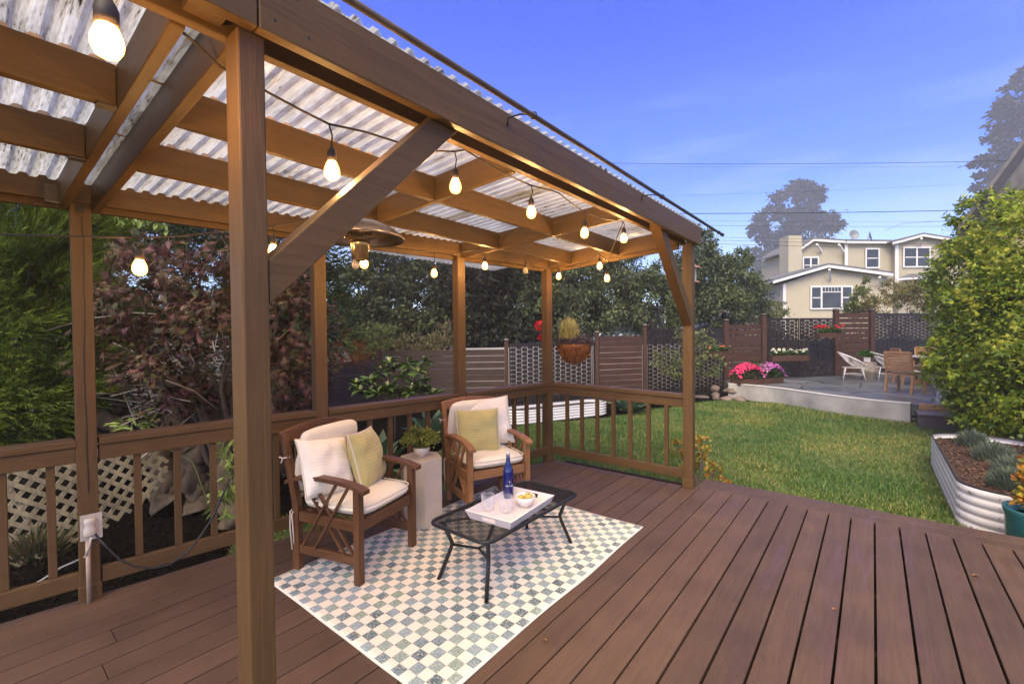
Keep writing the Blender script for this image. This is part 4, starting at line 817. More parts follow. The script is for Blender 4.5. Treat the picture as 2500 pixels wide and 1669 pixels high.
rock(Vx((-2.993,13.307,-0.320),-.12),(.26,.13,.08),'long flat rock lying across the top of the pile',4)
rock(Vx((-3.341,13.064,-0.320),-.06),(.13,.10,.10),'upright rounded rock on top at the left of the pile',5)
rock(Vx((-3.663,12.839,-0.320),-.28),(.20,.10,.05),'reddish flat stone on the soil away from the rock pile',6)
# ================================================================ RAISED BEDS
M_cor=mat('white_corrugated_steel',(.72,.69,.66),.35,.06,5,.03,metal=.0)
def stadium(hx,hy,r,n=10):
    p=[]
    for cx,cy,a0 in ((hx-r,hy-r,0),(-hx+r,hy-r,90),(-hx+r,-hy+r,180),(hx-r,-hy+r,270)):
        for k in range(n+1): a=R(a0+90*k/n); p.append((cx+r*math.cos(a),cy+r*math.sin(a)))
    return p
def bed(label,loc,rz,hx,hy,r,h,ribs,soil=.08,rip=.02):
    e=empty('raised_bed',label,'raised bed',loc,rz); mb=MB(); P_=stadium(hx,hy,r); n=len(P_); nz_=ribs*8
    v=[]
    for j in range(nz_+1):
        z=h*j/nz_; o=rip*abs(math.sin(math.pi*ribs*j/nz_))**.8
        for (x,y) in P_: 
            l=math.hypot(x,y); v.append((x*(1+o/l) ,y*(1+o/l),z))
    mb.add(v,[(j*n+k,j*n+(k+1)%n,(j+1)*n+(k+1)%n,(j+1)*n+k) for j in range(nz_) for k in range(n)],True)
    o=mb.build('corrugated_wall',M_cor,parent=e); s=o.modifiers.new('s','SOLIDIFY'); s.thickness=.002
    q=[(x,y,h+.002) for x,y in P_]; MB().tube(q+q[:2],.008,8).build('rim',M_black,parent=e)
    MB().add([(x*.985,y*.985,h-soil) for x,y in P_],[tuple(range(n))]).build('soil',M_mulch,parent=e)
    mb=MB()
    for (x,y) in P_[::6]:
        l=math.hypot(x,y)
        for j in range(ribs): mb.lathe([(.005,-.003),(.005,.003)],8,(x*(1+.019/l),y*(1+.019/l),h*(j+.5)/ribs))
    mb.build('bolts',M_gal,parent=e)
    return e
bed('white corrugated steel raised bed with mulch beside the deck on the right',(1.10,7.04,ZG),0,.48,1.46,.34,.41,5,.06)
b0=bed('long white corrugated steel raised bed on the lawn behind the railing',(-5.33,8.15,ZG),math.atan2(-.9,2.1),.30,1.25,.28,.29,5,rip=.034)
chips=[]
P=np.column_stack([RNG.uniform(.68,1.5,5200),RNG.uniform(5.65,8.4,5200),np.full(5200,ZG+.353)]); P[:,2]+=RNG.uniform(0,.02,5200)
M_chip=leafmat('bark_chip',[(.03,.015,.01),(.12,.06,.035),(.2,.11,.07),(.05,.025,.018)],.8,0,3)
o=scatter('bark_chips',T_QUAD,P,sph(5200)*[1,1,.3],RNG.uniform(.012,.032,5200),M_chip,jit=.5); tag(o,'brown bark chips covering the soil of the right raised bed','bark mulch',kind='stuff')
P=np.column_stack([RNG.uniform(-6.5,-3.4,15000),RNG.uniform(-1,5,15000),np.full(15000,ZG+.02)]); P=P[~inpoly(P,LAWN)]; P=P[P[:,0]<XE_(P[:,1])-.05] if 0 else P
M_chipd=leafmat('dark_chip',[(.006,.005,.005),(.018,.013,.01),(.01,.008,.007)],1,0,3,0)
o=scatter('mulch_chips',T_QUAD,P,sph(len(P))*[1,1,.4],RNG.uniform(.015,.04,len(P)),M_chipd,jit=.6); tag(o,'near black mulch chips under the trees beside the railing','mulch',kind='stuff')
# ================================================================ PLANTS
M_lav=leafmat('grey_green_leaf',[(.13,.17,.12),(.2,.24,.18),(.09,.13,.09)],patch=6)
def tuft(name,label,cat,loc,n,rad,hgt,size,m,tm=T_BLADE,group=None,flop=.6,wide=1,sc=(1,1,1)):
    a=RNG.uniform(0,6.28,n); rr=RNG.uniform(0,1,n)**.6; d=np.column_stack([np.cos(a)*rr*flop,np.sin(a)*rr*flop,np.ones(n)*.8+RNG.uniform(0,.5,n)]); base=np.column_stack([np.cos(a)*rr*rad*.7,np.sin(a)*rr*rad*.7,RNG.uniform(0,1,n)**1.3*hgt*(1-.5*rr**2)])+RNG.normal(size=(n,3))*rad*.08
    o=scatter(name,tm,base*np.array(sc),d,RNG.uniform(.6,1.2,n)*size,m,jit=.6,wide=wide); o.location=loc; return tag(o,label,cat,group)
for k,(x,y,r,lab) in enumerate(((.98,8.0,.18,'grey green lavender clump at the far end of the right raised bed'),(1.07,7.3,.23,'broad grey green lavender clump in the middle of the right raised bed'),(1.12,6.65,.22,'grey green lavender clump beside the orange succulent in the right raised bed'),(.98,6.05,.17,'small grey green lavender clump at the near end of the right raised bed'))):
    tuft('lavender_plant',lab,'plant',(x,y,ZG+.35),1500,r,.17,.07,M_lav,group='lavender clumps in the right raised bed',flop=.9)
M_jade=leafmat('jade_leaf',[(.40,.10,.02),(.45,.2,.03),(.28,.24,.03),(.12,.15,.03),(.5,.28,.05)],.35,.1,6)
M_bark=mat('bark',(.11,.085,.07),.9,.35,9,.8,30,stretch=(1,1,.3)); M_barkD=mat('dark_bark',(.05,.04,.033),.9,.3,9,.8,30,stretch=(1,1,.3))
def jade(label,loc,bl,n,size):
    e=empty('jade_plant',label,'succulent',loc); foliage('foliage',bl,n,size,M_jade,e,T_LEAF,.3,22,.14,-.6,out_w=.8,wide=1.15); mb=MB(); limbs(mb,(0,0,0),bl,.02,fork=True); mb.build('stem',M_bark,parent=e); return e
tp=empty('plant_pot','teal glazed round pot at the deck edge in the right foreground','pot',(1.03,5.17,ZG))
MB().lathe([(0,0),(.15,0),(.17,.02),(.21,.2),(.215,.36),(.225,.40),(.23,.43),(.222,.44),(.205,.42),(.195,.36),(0,.35)],40).build('pot',mat('teal_glaze',(.02,.10,.10),.25,.3,5,.05),parent=tp)
MB().disc((0,0,.37),.2).build('soil',M_soil,parent=tp)
jade('orange tipped jade succulent spilling from the teal pot',(1.05,5.2,ZG+.37),[((-.04,-.03,.13),(.13,.13,.1)),((.12,.05,.26),(.16,.16,.13)),((-.06,.1,.30),(.12,.14,.1)),((.15,-.08,.12),(.13,.13,.1)),((.03,.1,.42),(.12,.13,.08))],1300,.045)
jade('yellow orange jade succulent growing behind the right pergola post',(-1.52,5.25,ZG+.01),[((-.2,-.1,.5),(.13,.12,.1)),((.03,.0,.56),(.12,.11,.1)),((.02,.05,.34),(.15,.12,.1)),((.16,.02,.22),(.10,.10,.08)),((-.1,.0,.28),(.12,.12,.08)),((.24,.06,.12),(.06,.06,.05))],620,.045)
# agaves
M_agave=leafmat('agave_leaf',[(.07,.13,.09),(.1,.17,.12),(.14,.2,.12)],.4,.05,3)
def agave(label,loc,n,l,m=None,group='agaves'):
    D=[];
    for i in range(n):
        a=i*2.4; el=.25+1.1*(i/n); D.append((math.cos(a)*math.cos(el),math.sin(a)*math.cos(el),math.sin(el)))
    o=scatter('agave_plant',T_LEAF,np.zeros((n,3))+[0,0,.03],np.array(D),RNG.uniform(.85,1.1,n)*l,m or M_agave,jit=.1,wide=.55); o.location=loc; return tag(o,label,'agave',group)
agave('blue green agave rosette on the lawn edge seen through the end railing',(-4.226,9.355,-0.300),26,.55)
agave('spiky agave behind the railing between the two armchairs',(-4.768,3.842,0.335) if 0 else Vx((-5.485,4.824,-0.300),-.28),22,.6)
agave('broad leaved agave behind the railing beside the near armchair',Vx((-4.937,3.406,-0.300),-.3),16,.55)
agave('small yellow edged agave on the soil behind the end railing',(-4.072,10.700,-0.300),16,.26,leafmat('variegated',[(.3,.3,.1),(.12,.16,.05)],patch=20))
tuft('succulent_clump','low tangled succulent clump with reddish tips at the foot of the trellis','succulent',Vx((-4.995,0.371,-0.300),-.3) if 0 else ((-4.772,0.367,-0.149)[0],(-4.772,0.367,-0.149)[1],-.1),420,.22,.14,.11,leafmat('clump',[(.10,.07,.05),(.06,.09,.03),(.16,.10,.08)],patch=6),flop=1.3)
# ---- leaning garden trellis, lower left
M_tr=wood('weathered_trellis',(.42,.37,.25),'Z',.85,.3,.3,False,14,.4)
ta=Vector((-5.203,0.098,0.363));tb=Vector((-5.422,1.323,-0.028));ta.z=tb.z=0;U=(tb-ta).normalized();Lr=(tb-ta).length;nrm=U.cross(Vector((0,0,1)))
zt_=lambda p:p
poly=[(-.3,.52),(Lr-.35,.62),(Lr-.12,.45),(Lr-.0,.28),(Lr-.02,.1),(Lr-.22,-.08),(Lr-.5,-.2),(Lr-.95,-.28),(-.3,-.33)]
def clip(p,d,poly):
    lo,hi=-9,9;n=len(poly)
    area=sum(poly[i][0]*poly[(i+1)%n][1]-poly[(i+1)%n][0]*poly[i][1] for i in range(n)); s=1 if area>0 else -1
    for i in range(n):
        a=poly[i];b=poly[(i+1)%n];ex,ey=b[0]-a[0],b[1]-a[1];nx,ny=-ey*s,ex*s; den=d[0]*nx+d[1]*ny; num=(a[0]-p[0])*nx+(a[1]-p[1])*ny
        if abs(den)<1e-9: continue
        t=num/den
        if den>0: lo=max(lo,t)
        else: hi=min(hi,t)
    return (lo,hi) if hi>lo+.03 else None
mb=MB()
for sgn,off,ang in ((1,-.012,52),(-1,.0,-38)):
    d=(math.cos(R(ang)),math.sin(R(ang))); q=(-d[1],d[0]); k=-3.0
    while k<3:
        p=(q[0]*k+1,q[1]*k); c=clip(p,d,poly)
        if c:
            a=ta+U*(p[0]+d[0]*c[0])+Vector((0,0,p[1]+d[1]*c[0]))+nrm*off; b=ta+U*(p[0]+d[0]*c[1])+Vector((0,0,p[1]+d[1]*c[1]))+nrm*off
            mb.beam(a,b,.008,.034,U*q[0]+Vector((0,0,q[1])))
        k+=.082
tr_=empty('garden_trellis','weathered diagonal lattice trellis leaning in front of the gnarled trunk','trellis',tuple(ta))
PC(mb.build('lattice',M_tr),tr_)
PC(MB().beam(ta+U*.12+Vector((0,0,.52))-nrm*.03,ta+U*.35+Vector((0,0,-.2))-nrm*.03,.03,.03,U).build('stake',M_tr),tr_)
# ---- gnarled trunk and brush
gt=empty('old_tree_trunk','gnarled pale barked trunk with exposed roots behind the left railing','tree trunk',Vx((-5.532,1.660,-0.300),ZG))
def wob(a,b,n,s,seed):
    rnd=random.Random(seed); a=Vector(a);b=Vector(b); return [a.lerp(b,i/n)+Vector((rnd.uniform(-s,s),rnd.uniform(-s,s),rnd.uniform(-s,s)*.5))*(0<i<n) for i in range(n+1)]
M_gnarl=mat('gnarled_bark',(.085,.062,.042),.9,.6,9,1.0,22,stretch=(1,1,.25))
def gn(a,b,r0,r1,seed,name='trunk',s=.06):
    p=wob(a,b,5,s,seed); rnd=random.Random(seed); q=[]
    for i in range(len(p)-1):
        for k in range(7): q.append(p[i].lerp(p[i+1],k/7))
    q.append(p[-1]); m=len(q); n=26; mb=MB(); rr=[(r0+(r1-r0)*i/(m-1))*(1+(.45*max(0,1-i/6.) if r0>.09 else 0)) for i in range(m)]; mb.tube(q,rr,n); fr=[rnd.uniform(0,6.28) for _ in range(5)]
    for i in range(m):
        for k in range(n):
            a_=2*math.pi*k/n; f=1+.16*math.sin(3*a_+fr[0]+i*.12)+.11*abs(math.sin(5*a_+fr[1]-i*.17))+.08*math.sin(9*a_+fr[2]+i*.3)+.06*math.sin(i*1.1+2*a_+fr[3]); c=q[i]; v=Vector(mb.v[i*n+k]); mb.v[i*n+k]=tuple(c+(v-c)*f)
    PC(mb.build(name,M_gnarl),gt)
    p=wob(a,b,8,s,seed); rnd=random.Random(seed); PC(MB().tube(p,[r0+(r1-r0)*i/8+rnd.uniform(-.15,.15)*r0 for i in range(9)],12).build(name,M_gnarl),gt)
gn((-5.524,1.619,-0.329),(-5.577,1.591,0.298),.15,.12,1); gn((-5.576,1.590,0.255),(-6.087,1.397,1.244),.12,.08,2); gn((-5.501,1.586,0.225),(-5.349,1.855,1.023),.10,.06,3)
gn((-5.594,1.373,-0.205),(-5.695,1.307,0.423),.10,.09,4,'root'); gn((-4.786,1.633,-0.334),(-5.050,1.692,0.276),.08,.07,5); gn((-5.050,1.692,0.235),(-5.213,1.967,1.152),.08,.04,6,'limb'); gn((-6.355,0.662,0.947),(-5.973,1.088,0.552),.06,.07,7,'limb'); gn((-6.389,1.030,1.385),(-6.267,1.111,0.685),.05,.06,8,'limb')
gn((-5.679,2.586,-0.234),(-5.844,2.485,1.092),.05,.04,9,'limb')
mb=MB();rnd=random.Random(5)
for i in range(260):
    c=Vector((-6.385,1.537,0.991))+Vector((rnd.gauss(0,.45),rnd.gauss(0,.35),rnd.gauss(0,.28))); d=Vector((rnd.gauss(0,1),rnd.gauss(0,1),rnd.gauss(0,.45))).normalized()*rnd.uniform(.12,.5)
    mb.tube([c-d,c+Vector((0,0,rnd.uniform(-.04,.05))),c+d],[.009,.007,.003],4,False)
o=mb.build('brush_pile',mat('grey_twig',(.3,.25,.22),.9,.3,10,.2)); tag(o,'tangle of bare grey dead twigs behind the maple','brush',kind='stuff')
# ---- conifers with feathery sprays
def sprays(name,bl,ns,length,k,needle,m,parent=None,lift=.5,bias=(0,0,0),wide=1,shell=.55,zmin=-.25):
    P,O=blobs(bl,ns,shell,40,.12); kk=P[:,2]>zmin; P=P[kk];O=unit(O[kk]); n=len(P)
    ax=unit(O+RNG.normal(size=(n,3))*.22+np.array([0,0,lift])+np.array(bias)); L1=RNG.uniform(.6,1.25,n)*length
    side=unit(np.cross(ax,RNG.normal(size=(n,3))*.5+[0,0,1.])); t=np.tile(np.linspace(.02,1,k),(n,1)); sg=np.where(np.arange(k)%2,1,-1)[None,:]
    pos=P[:,None,:]+ax[:,None,:]*(t*L1[:,None])[:,:,None]; d=ax[:,None,:]*1.5+side[:,None,:]*(sg*(1.05-t*.75))[:,:,None]+RNG.normal(size=(n,k,3))*.28
    s=(needle*(1.15-.5*t))*RNG.uniform(.7,1.2,(n,k)); return scatter(name,T_BLADE,pos.reshape(-1,3),d.reshape(-1,3),s.reshape(-1),m,parent,jit=.7,wide=wide)
M_jun=leafmat('cypress_spray',[(.05,.10,.014),(.12,.19,.022),(.24,.29,.04),(.018,.035,.008)],.6,.25,3.2)
cy=empty('cypress_tree','large bright green feathery cypress filling the left edge behind the railing','tree',(-6.886,0.352,0.354))
BL=[((-7.155,0.183,2.364),(.75,.75,.8)),((-6.761,0.485,1.774),(.7,.7,.75)),((-6.611,0.460,1.072),(.65,.6,.6)),((-7.424,0.489,2.707),(.8,.8,.7)),((-6.961,0.851,2.338),(.45,.5,.6)),((-6.888,0.762,1.520),(.45,.5,.5)),((-6.621,0.188,0.743),(.6,.5,.45)),((-7.878,0.902,3.050),(.7,.7,.6)),((-6.671,0.665,0.922),(.4,.4,.4))]
PC(sprays('foliage',BL,12000,.34,26,.075,M_jun,None,.35,(.75,.45,0),.75),cy); PC(limbs(MB(),(-7.334,0.372,0.145),BL[:6],.07).build('trunk',M_barkD),cy)
M_con=leafmat('dark_conifer_spray',[(.018,.04,.014),(.035,.07,.02),(.06,.10,.03)],.6,.2,1)
cf=empty('conifer_tree','dark green conifer standing behind the purple maple','tree',(-9.108,3.563,0.110))
BL=[((-10.663,2.020,3.760),(1.3,1,.7)),((-9.151,3.234,3.890),(1.6,1,.8)),((-8.178,4.246,2.865),(.75,.7,.8)),((-8.741,4.066,3.527),(1.0,1.0,.8)),((-8.054,4.318,1.718),(.6,.6,.6)),((-9.063,4.028,1.976),(1.1,1,1.2)),((-10.501,2.888,2.474),(1.7,1,1.2)),((-11.349,1.820,2.301),(1,.8,1.2)),((-10.323,3.082,4.631),(2,1.2,.7))]
PC(sprays('foliage',BL+[((-12.148,2.484,3.252),(1.6,1,1.5)),((-10.653,4.062,3.106),(2,1,1.6)),((-10.816,0.989,3.307),(1.5,1,1.3)),((-10.543,1.169,1.668),(1.2,1,1.3)),((-10.987,0.197,2.688),(1.5,1,1.6)),((-11.168,2.832,1.015),(1.6,1,.9))],15000,.34,13,.08,M_con,None,.1,(.1,.1,-.1),2.4),cf); PC(limbs(MB(),(-9.533,3.715,-0.764),BL,.12).build('trunk',M_barkD),cf)
M_dead=leafmat('dead_spray',[(.28,.09,.025),(.4,.15,.05),(.2,.06,.02)],.8,.2,4)
db=empty('dead_branch','rust orange dead conifer branch lying over the slatted fence','branch',(-8.364,4.307,0.943))
PC(sprays('foliage',[((-8.310,4.609,1.007),(.45,.25,.1)),((-7.998,4.864,1.244),(.25,.2,.14)),((-8.934,4.108,0.975),(.35,.2,.1)),((-7.962,5.016,1.013),(.3,.2,.08))],420,.2,14,.05,M_dead,None,.3,wide=1.5,zmin=-9),db); PC(MB().tube([(-8.933,4.106,0.855),(-8.309,4.608,0.967),(-7.998,4.864,1.244)],.012,6).build('stem',M_bark),db)
# ---- purple maple
M_map=leafmat('maple_leaf',[(.05,.02,.024),(.09,.036,.042),(.19,.085,.095),(.06,.055,.018),(.018,.015,.01),(.14,.08,.05),(.045,.05,.015)],.45,.3,2)
mp_=empty('maple_tree','Japanese maple with purple bronze leaves behind the left railing','tree',(-5.456,1.871,-0.100))
BL=[((-5.070,1.462,2.053),(.42,.4,.3)),((-5.339,1.113,1.816),(.33,.35,.3)),((-4.802,1.538,1.580),(.45,.4,.35)),((-5.158,1.243,1.203),(.38,.35,.28)),((-5.020,1.765,2.321),(.3,.3,.22)),((-4.773,2.201,1.583),(.45,.4,.4)),((-4.702,2.117,1.038),(.38,.35,.3)),((-5.132,2.546,1.212),(.4,.35,.35)),((-5.327,0.985,1.400),(.25,.3,.25)),((-5.595,1.176,2.311),(.25,.25,.2)),((-4.910,2.228,1.934),(.3,.3,.3)),((-5.365,1.453,0.853),(.4,.3,.2)),((-4.939,2.175,0.669),(.25,.2,.25))]
PC(foliage('foliage',BL,6800,.1,M_map,None,T_MAPLE,.35,24,.24,.45,face=1,jit=.35),mp_); PC(limbs(MB(),(-5.344,1.833,-0.068),BL,.035,k=None).build('trunk',M_bark),mp_)
M_und=leafmat('understory_leaf',[(.02,.035,.012),(.04,.055,.02),(.07,.05,.03)],patch=2)
us=empty('understory_shrub','dark low shrubby growth beneath the maple','shrub',(-7.099,1.997,-0.300))
BL=[((-6.362,1.808,0.821),(.7,.5,.35)),((-5.793,2.003,0.653),(.4,.3,.3)),((-6.770,1.349,0.647),(.4,.3,.3)),((-6.216,2.436,0.763),(.6,.4,.4))]
PC(foliage('foliage',BL,2600,.085,M_und,None,T_MAPLE,.3,20,.25,.4),us); PC(limbs(MB(),(-6.437,1.853,-0.142),BL,.015).build('stem',M_barkD),us)
M_bri=leafmat('pale_vine_leaf',[(.16,.24,.06),(.3,.36,.12),(.1,.16,.04)],patch=5)
sp_=empty('climbing_sprig','sprig of pale green pointed leaves hanging below the back beam','plant',(-6.163,1.373,2.803))
P=np.array([Vector((-6.407,1.179,2.851)),Vector((-6.267,1.289,2.804)),Vector((-6.111,1.415,2.794)),Vector((-6.024,1.483,2.735))]); P=np.repeat(P,9,0)+RNG.normal(size=(36,3))*[.06,.06,.05]
PC(scatter('foliage',T_LEAF,P,RNG.normal(size=(36,3))*[.6,.6,.3]+[0,0,-.7],RNG.uniform(.07,.14,36),M_bri,None,jit=.5,wide=.8),sp_); PC(MB().tube([(-6.477,1.126,2.963),(-6.268,1.290,2.849),(-6.024,1.484,2.779)],.004,5).build('stem',M_stem),sp_)
for k,(px) in enumerate((((-4.465,1.520,0.303)),((-4.450,1.663,0.383)))):
    pass
ns=empty('narrow_leaf_sapling','sapling with narrow green leaves beside the trunk behind the railing','plant',Vx((-5.018,1.715,-0.300),ZG))
BL=[((-4.454,1.528,0.230),(.14,.12,.16)),((-4.581,1.561,0.534),(.2,.12,.1)),((-5.492,1.091,0.651),(.2,.15,.08)),((-4.383,1.452,0.050),(.08,.08,.1))]
PC(foliage('foliage',BL,190,.10,M_bri,None,T_LEAF,.2,12,.3,.2,wide=.6),ns); PC(limbs(MB(),Vx((-5.018,1.715,-0.300),ZG),BL,.008).build('stem',M_stem),ns)
# ---- loquat shrub
M_loq=leafmat('loquat_leaf',[(.035,.075,.02),(.06,.11,.03),(.09,.14,.045),(.05,.09,.025)],.3,.12,3); M_bud=leafmat('loquat_bud',[(.4,.42,.2),(.5,.5,.3)],patch=9)
lq=empty('loquat_shrub','loquat shrub with long leathery leaves and pale upright buds behind the railing','shrub',Vx((-6.104,4.533,-0.300),ZG))
tips=[(-6.261,3.937,0.754),(-6.000,4.020,0.825),(-6.049,4.240,0.933),(-5.720,4.114,0.740),(-5.690,4.398,0.874),(-5.697,4.525,1.058),(-5.438,4.473,0.944),(-5.443,4.601,1.094),(-5.981,4.424,0.989),(-6.033,3.862,0.682),(-5.430,4.345,0.675),(-5.412,4.488,0.693),(-5.391,4.632,0.648),(-5.622,4.706,0.788),(-6.173,4.133,0.644),(-5.871,4.374,0.609),(-5.949,4.324,1.093),(-5.250,4.615,0.609),(-5.730,3.976,0.661)]
PP=[];DD=[];BP=[];mb=MB(); base=Vector(Vx((-6.104,4.533,-0.300),ZG))
for tpt in tips:
    tpt=Vector(tpt)
    for i in range(17):
        a=i*2.4; el=RNG.uniform(-.5,.7); PP.append(tpt+Vector((0,0,-.05*RNG.random()))); DD.append((math.cos(a)*math.cos(el),math.sin(a)*math.cos(el),math.sin(el)))
    for i in range(5): BP.append(tpt+Vector(RNG.normal(size=3)*.008))
    fk=base+Vector((0,0,.55)); mb.tube([base,fk,fk.lerp(tpt,.5)+Vector((0,0,-.05)),tpt],[.022,.016,.01,.006],6)
PC(scatter('foliage',T_LEAF,np.array(PP),np.array(DD),RNG.uniform(.13,.24,len(PP)),M_loq,None,jit=.2,wide=.62),lq); [PC(scatter('flower_bud',T_LEAF,np.array(BP[q:q+5]),RNG.normal(size=(5,3))*.3+[0,0,1],RNG.uniform(.05,.09,5),M_bud,None,wide=.8),lq) for q in range(0,len(BP),5)]; PC(mb.build('stem',M_bark),lq)
# ---- trees beyond the fence
M_oak=leafmat('oak_leaf',[(.014,.024,.010),(.036,.05,.019),(.085,.097,.038),(.020,.032,.013)],.6,.15,.35)
M_oak2=leafmat('dark_hedge_leaf',[(.009,.013,.008),(.016,.021,.012),(.025,.03,.016)],.6,.1,.4)
M_pear2=leafmat('pear_tree_leaf',[(.065,.095,.04),(.105,.14,.056),(.16,.185,.085),(.045,.07,.03)],.5,.25,.6)
def tree(name,label,base,bl,n,size,m,r0=.15,tm=T_LEAF,shell=.5,sub=30,subr=.2,droop=.3,cat='tree',group='trees beyond the fence',bark=None,wide=1,k=None):
    e=empty(name,label,cat,base,group=group); PC(foliage('crown',bl,n,size,m,None,tm,shell,sub,subr,droop,wide=wide),e); PC(limbs(MB(),base,bl,r0,k=k).build('trunk',bark or M_barkD),e); return e
def gz(p,z=ZG): return (p[0],p[1],z)
tree('oak_tree','dark oak with sky showing through its crown left of the middle posts',gz((-15.718,10.444,0.150)),[((-15.701,9.244,3.016),(2.0,1.6,1.3)),((-15.349,10.817,3.417),(2.0,1.6,1.6)),((-13.926,11.296,2.557),(1.8,1.5,1.3)),((-14.415,9.604,1.762),(2,1.5,.9)),((-14.449,12.825,3.675),(1.6,1.5,1.1)),((-16.217,12.073,4.635),(2.2,1.5,.6)),((-12.439,11.827,1.741),(1.8,1.5,.8)),((-16.058,8.929,1.785),(1.6,1.5,1.0))],38000,.15,M_oak,.16,subr=.17,sub=40)
tree('oak_tree','deep dark green oak between the middle and corner posts',gz((-11.226,12.761,0.181)),[((-11.481,12.634,3.428),(1.7,1.6,1.3)),((-10.513,13.391,2.644),(1.8,1.6,1.4)),((-11.837,12.316,2.042),(1.5,1.5,1.1)),((-10.524,15.323,3.407),(1.5,1.5,1.5)),((-11.393,14.005,4.187),(1.8,1.5,.9)),((-10.458,12.128,1.566),(1.7,1.2,.6))],36000,.17,M_oak2,.15,sub=40,subr=.22)
tree('pear_tree','grey green willowy tree right of the corner post',gz((-8.814,14.693,0.151)),[((-8.626,14.279,3.341),(1.0,1.2,1.4)),((-9.098,13.231,2.131),(1.0,1.0,1.0)),((-8.348,15.162,4.163),(.9,1,.8)),((-8.328,14.489,2.138),(1.3,1.2,.9)),((-7.843,16.178,2.960),(1.0,1.2,1.3)),((-9.912,13.887,3.255),(.8,1,1.2))],24000,.14,M_pear2,.12,sub=34,subr=.2,droop=.7,wide=.8)
tree('pear_tree','tall grey green tree rising past the right pergola post',gz((-6.522,17.808,0.038)),[((-7.350,16.596,3.908),(1.1,1.1,1.1)),((-6.600,17.166,2.626),(1.5,1.3,1.2)),((-5.365,18.193,4.202),(.85,1,1.0)),((-5.422,18.118,2.930),(1.1,1.1,1.0)),((-7.726,16.310,4.549),(.6,.7,.5)),((-5.181,18.355,4.836),(.45,.5,.65)),((-5.525,18.218,5.259),(.35,.4,.4)),((-6.456,18.585,3.525),(1,1,1))],27000,.135,M_pear2,.14,sub=34,subr=.18,droop=.7,wide=.8)
tree('pear_tree','rounded green tree in front of the pale house',gz((-4.603,19.985,-0.028)),[((-4.365,19.617,3.447),(1.0,1.1,1.0)),((-4.613,18.754,2.443),(1.1,1.1,.8)),((-3.960,20.572,2.990),(.75,.8,.75)),((-5.349,20.113,3.564),(.7,.8,.8)),((-4.359,20.284,4.340),(.5,.6,.5))],20000,.13,M_pear2,.12,sub=30,subr=.18,droop=.6,wide=.8)
M_lt=leafmat('light_shrub_leaf',[(.11,.15,.04),(.16,.2,.06),(.2,.2,.09),(.08,.11,.03)],.5,.25,1)
def shrub(label,base,bl,n,size,m,droop=-.5,name='shrub',group='shrubs beyond the fence',wide=.7): return tree(name,label,base,bl,n,size,m,.03,droop=droop,cat='shrub',group=group,sub=30,subr=.2,wide=wide)
shrub('light yellow green upright shrub above the fence left of the middle post',gz((-10.915,7.252,0.562)),[((-11.096,7.124,1.246),(.35,.4,.45)),((-10.909,7.662,1.409),(.45,.4,.4)),((-10.829,7.201,0.908),(.5,.4,.4))],3800,.1,M_lt)
shrub('pale green shrub with bronze tips above the fence beside the middle post',gz((-10.245,8.429,0.511)),[((-10.272,8.167,1.169),(.5,.4,.35)),((-9.879,8.738,1.157),(.45,.4,.35)),((-9.872,9.134,1.448),(.25,.3,.4)),((-9.842,8.248,0.884),(.6,.4,.3))],3800,.09,leafmat('bronze_shrub_leaf',[(.12,.15,.06),(.2,.16,.09),(.13,.08,.05),(.2,.21,.1)],patch=1.5))
shrub('bright green shrub between the rounded tree and the house',gz((-3.983,22.401,-0.164)),[((-3.993,22.451,2.290),(.8,.6,.5)),((-3.512,23.480,2.396),(.5,.5,.4)),((-4.446,21.441,2.011),(.5,.5,.4))],3500,.12,M_lt)
shrub('tall thin green shoots against the beige house wall',gz((-0.548,23.872,-0.120)),[((-0.425,24.038,2.727),(.25,.3,.6)),((-0.626,23.867,2.298),(.35,.3,.4)),((-0.226,24.212,3.329),(.12,.15,.35))],1500,.14,M_lt)
shrub('large yellow green shrub in front of the house corner',gz((0.630,23.536,-0.049)),[((0.236,23.281,2.491),(.55,.5,.45)),((0.757,24.097,3.084),(.55,.5,.5)),((1.257,24.102,2.643),(.6,.5,.6)),((1.718,23.836,2.843),(.6,.5,.6))],5500,.1,leafmat('golden_shrub_leaf',[(.2,.2,.06),(.13,.17,.05),(.3,.18,.06),(.17,.2,.08)],patch=1.5))
shrub('airy green shrub growing against the lattice screen behind the right post',Vx((-4.011,12.149,-0.300),ZG),[((-4.086,11.447,0.774),(.3,.3,.3)),((-3.629,11.946,0.972),(.35,.3,.45)),((-3.298,12.204,0.652),(.35,.3,.3)),((-3.484,12.326,1.283),(.3,.3,.25)),((-3.903,11.996,1.502),(.2,.2,.25)),((-3.807,11.538,0.570),(.35,.3,.2))],1900,.085,M_lt,group=None,droop=.1)
shrub('dark clipped hedge directly behind the patio screens',gz((0.219,20.648,0.127)),[(((-3.031,17.044,1.202)),(.7,.5,.95))]+[((p[0],p[1],.45),(.75,.55,1.0)) for p in ((-2.727,17.426,1.613),(-2.144,18.021,1.607),(-1.563,18.743,1.601),(-0.960,19.353,1.594),(-0.352,20.097,1.588),(0.329,20.899,1.580),(1.021,21.581,1.573),(1.731,22.406,1.565),(2.459,23.245,1.557),(3.204,24.098,1.549))],16000,.09,M_oak2,name='hedge',group=None,droop=0,wide=1)
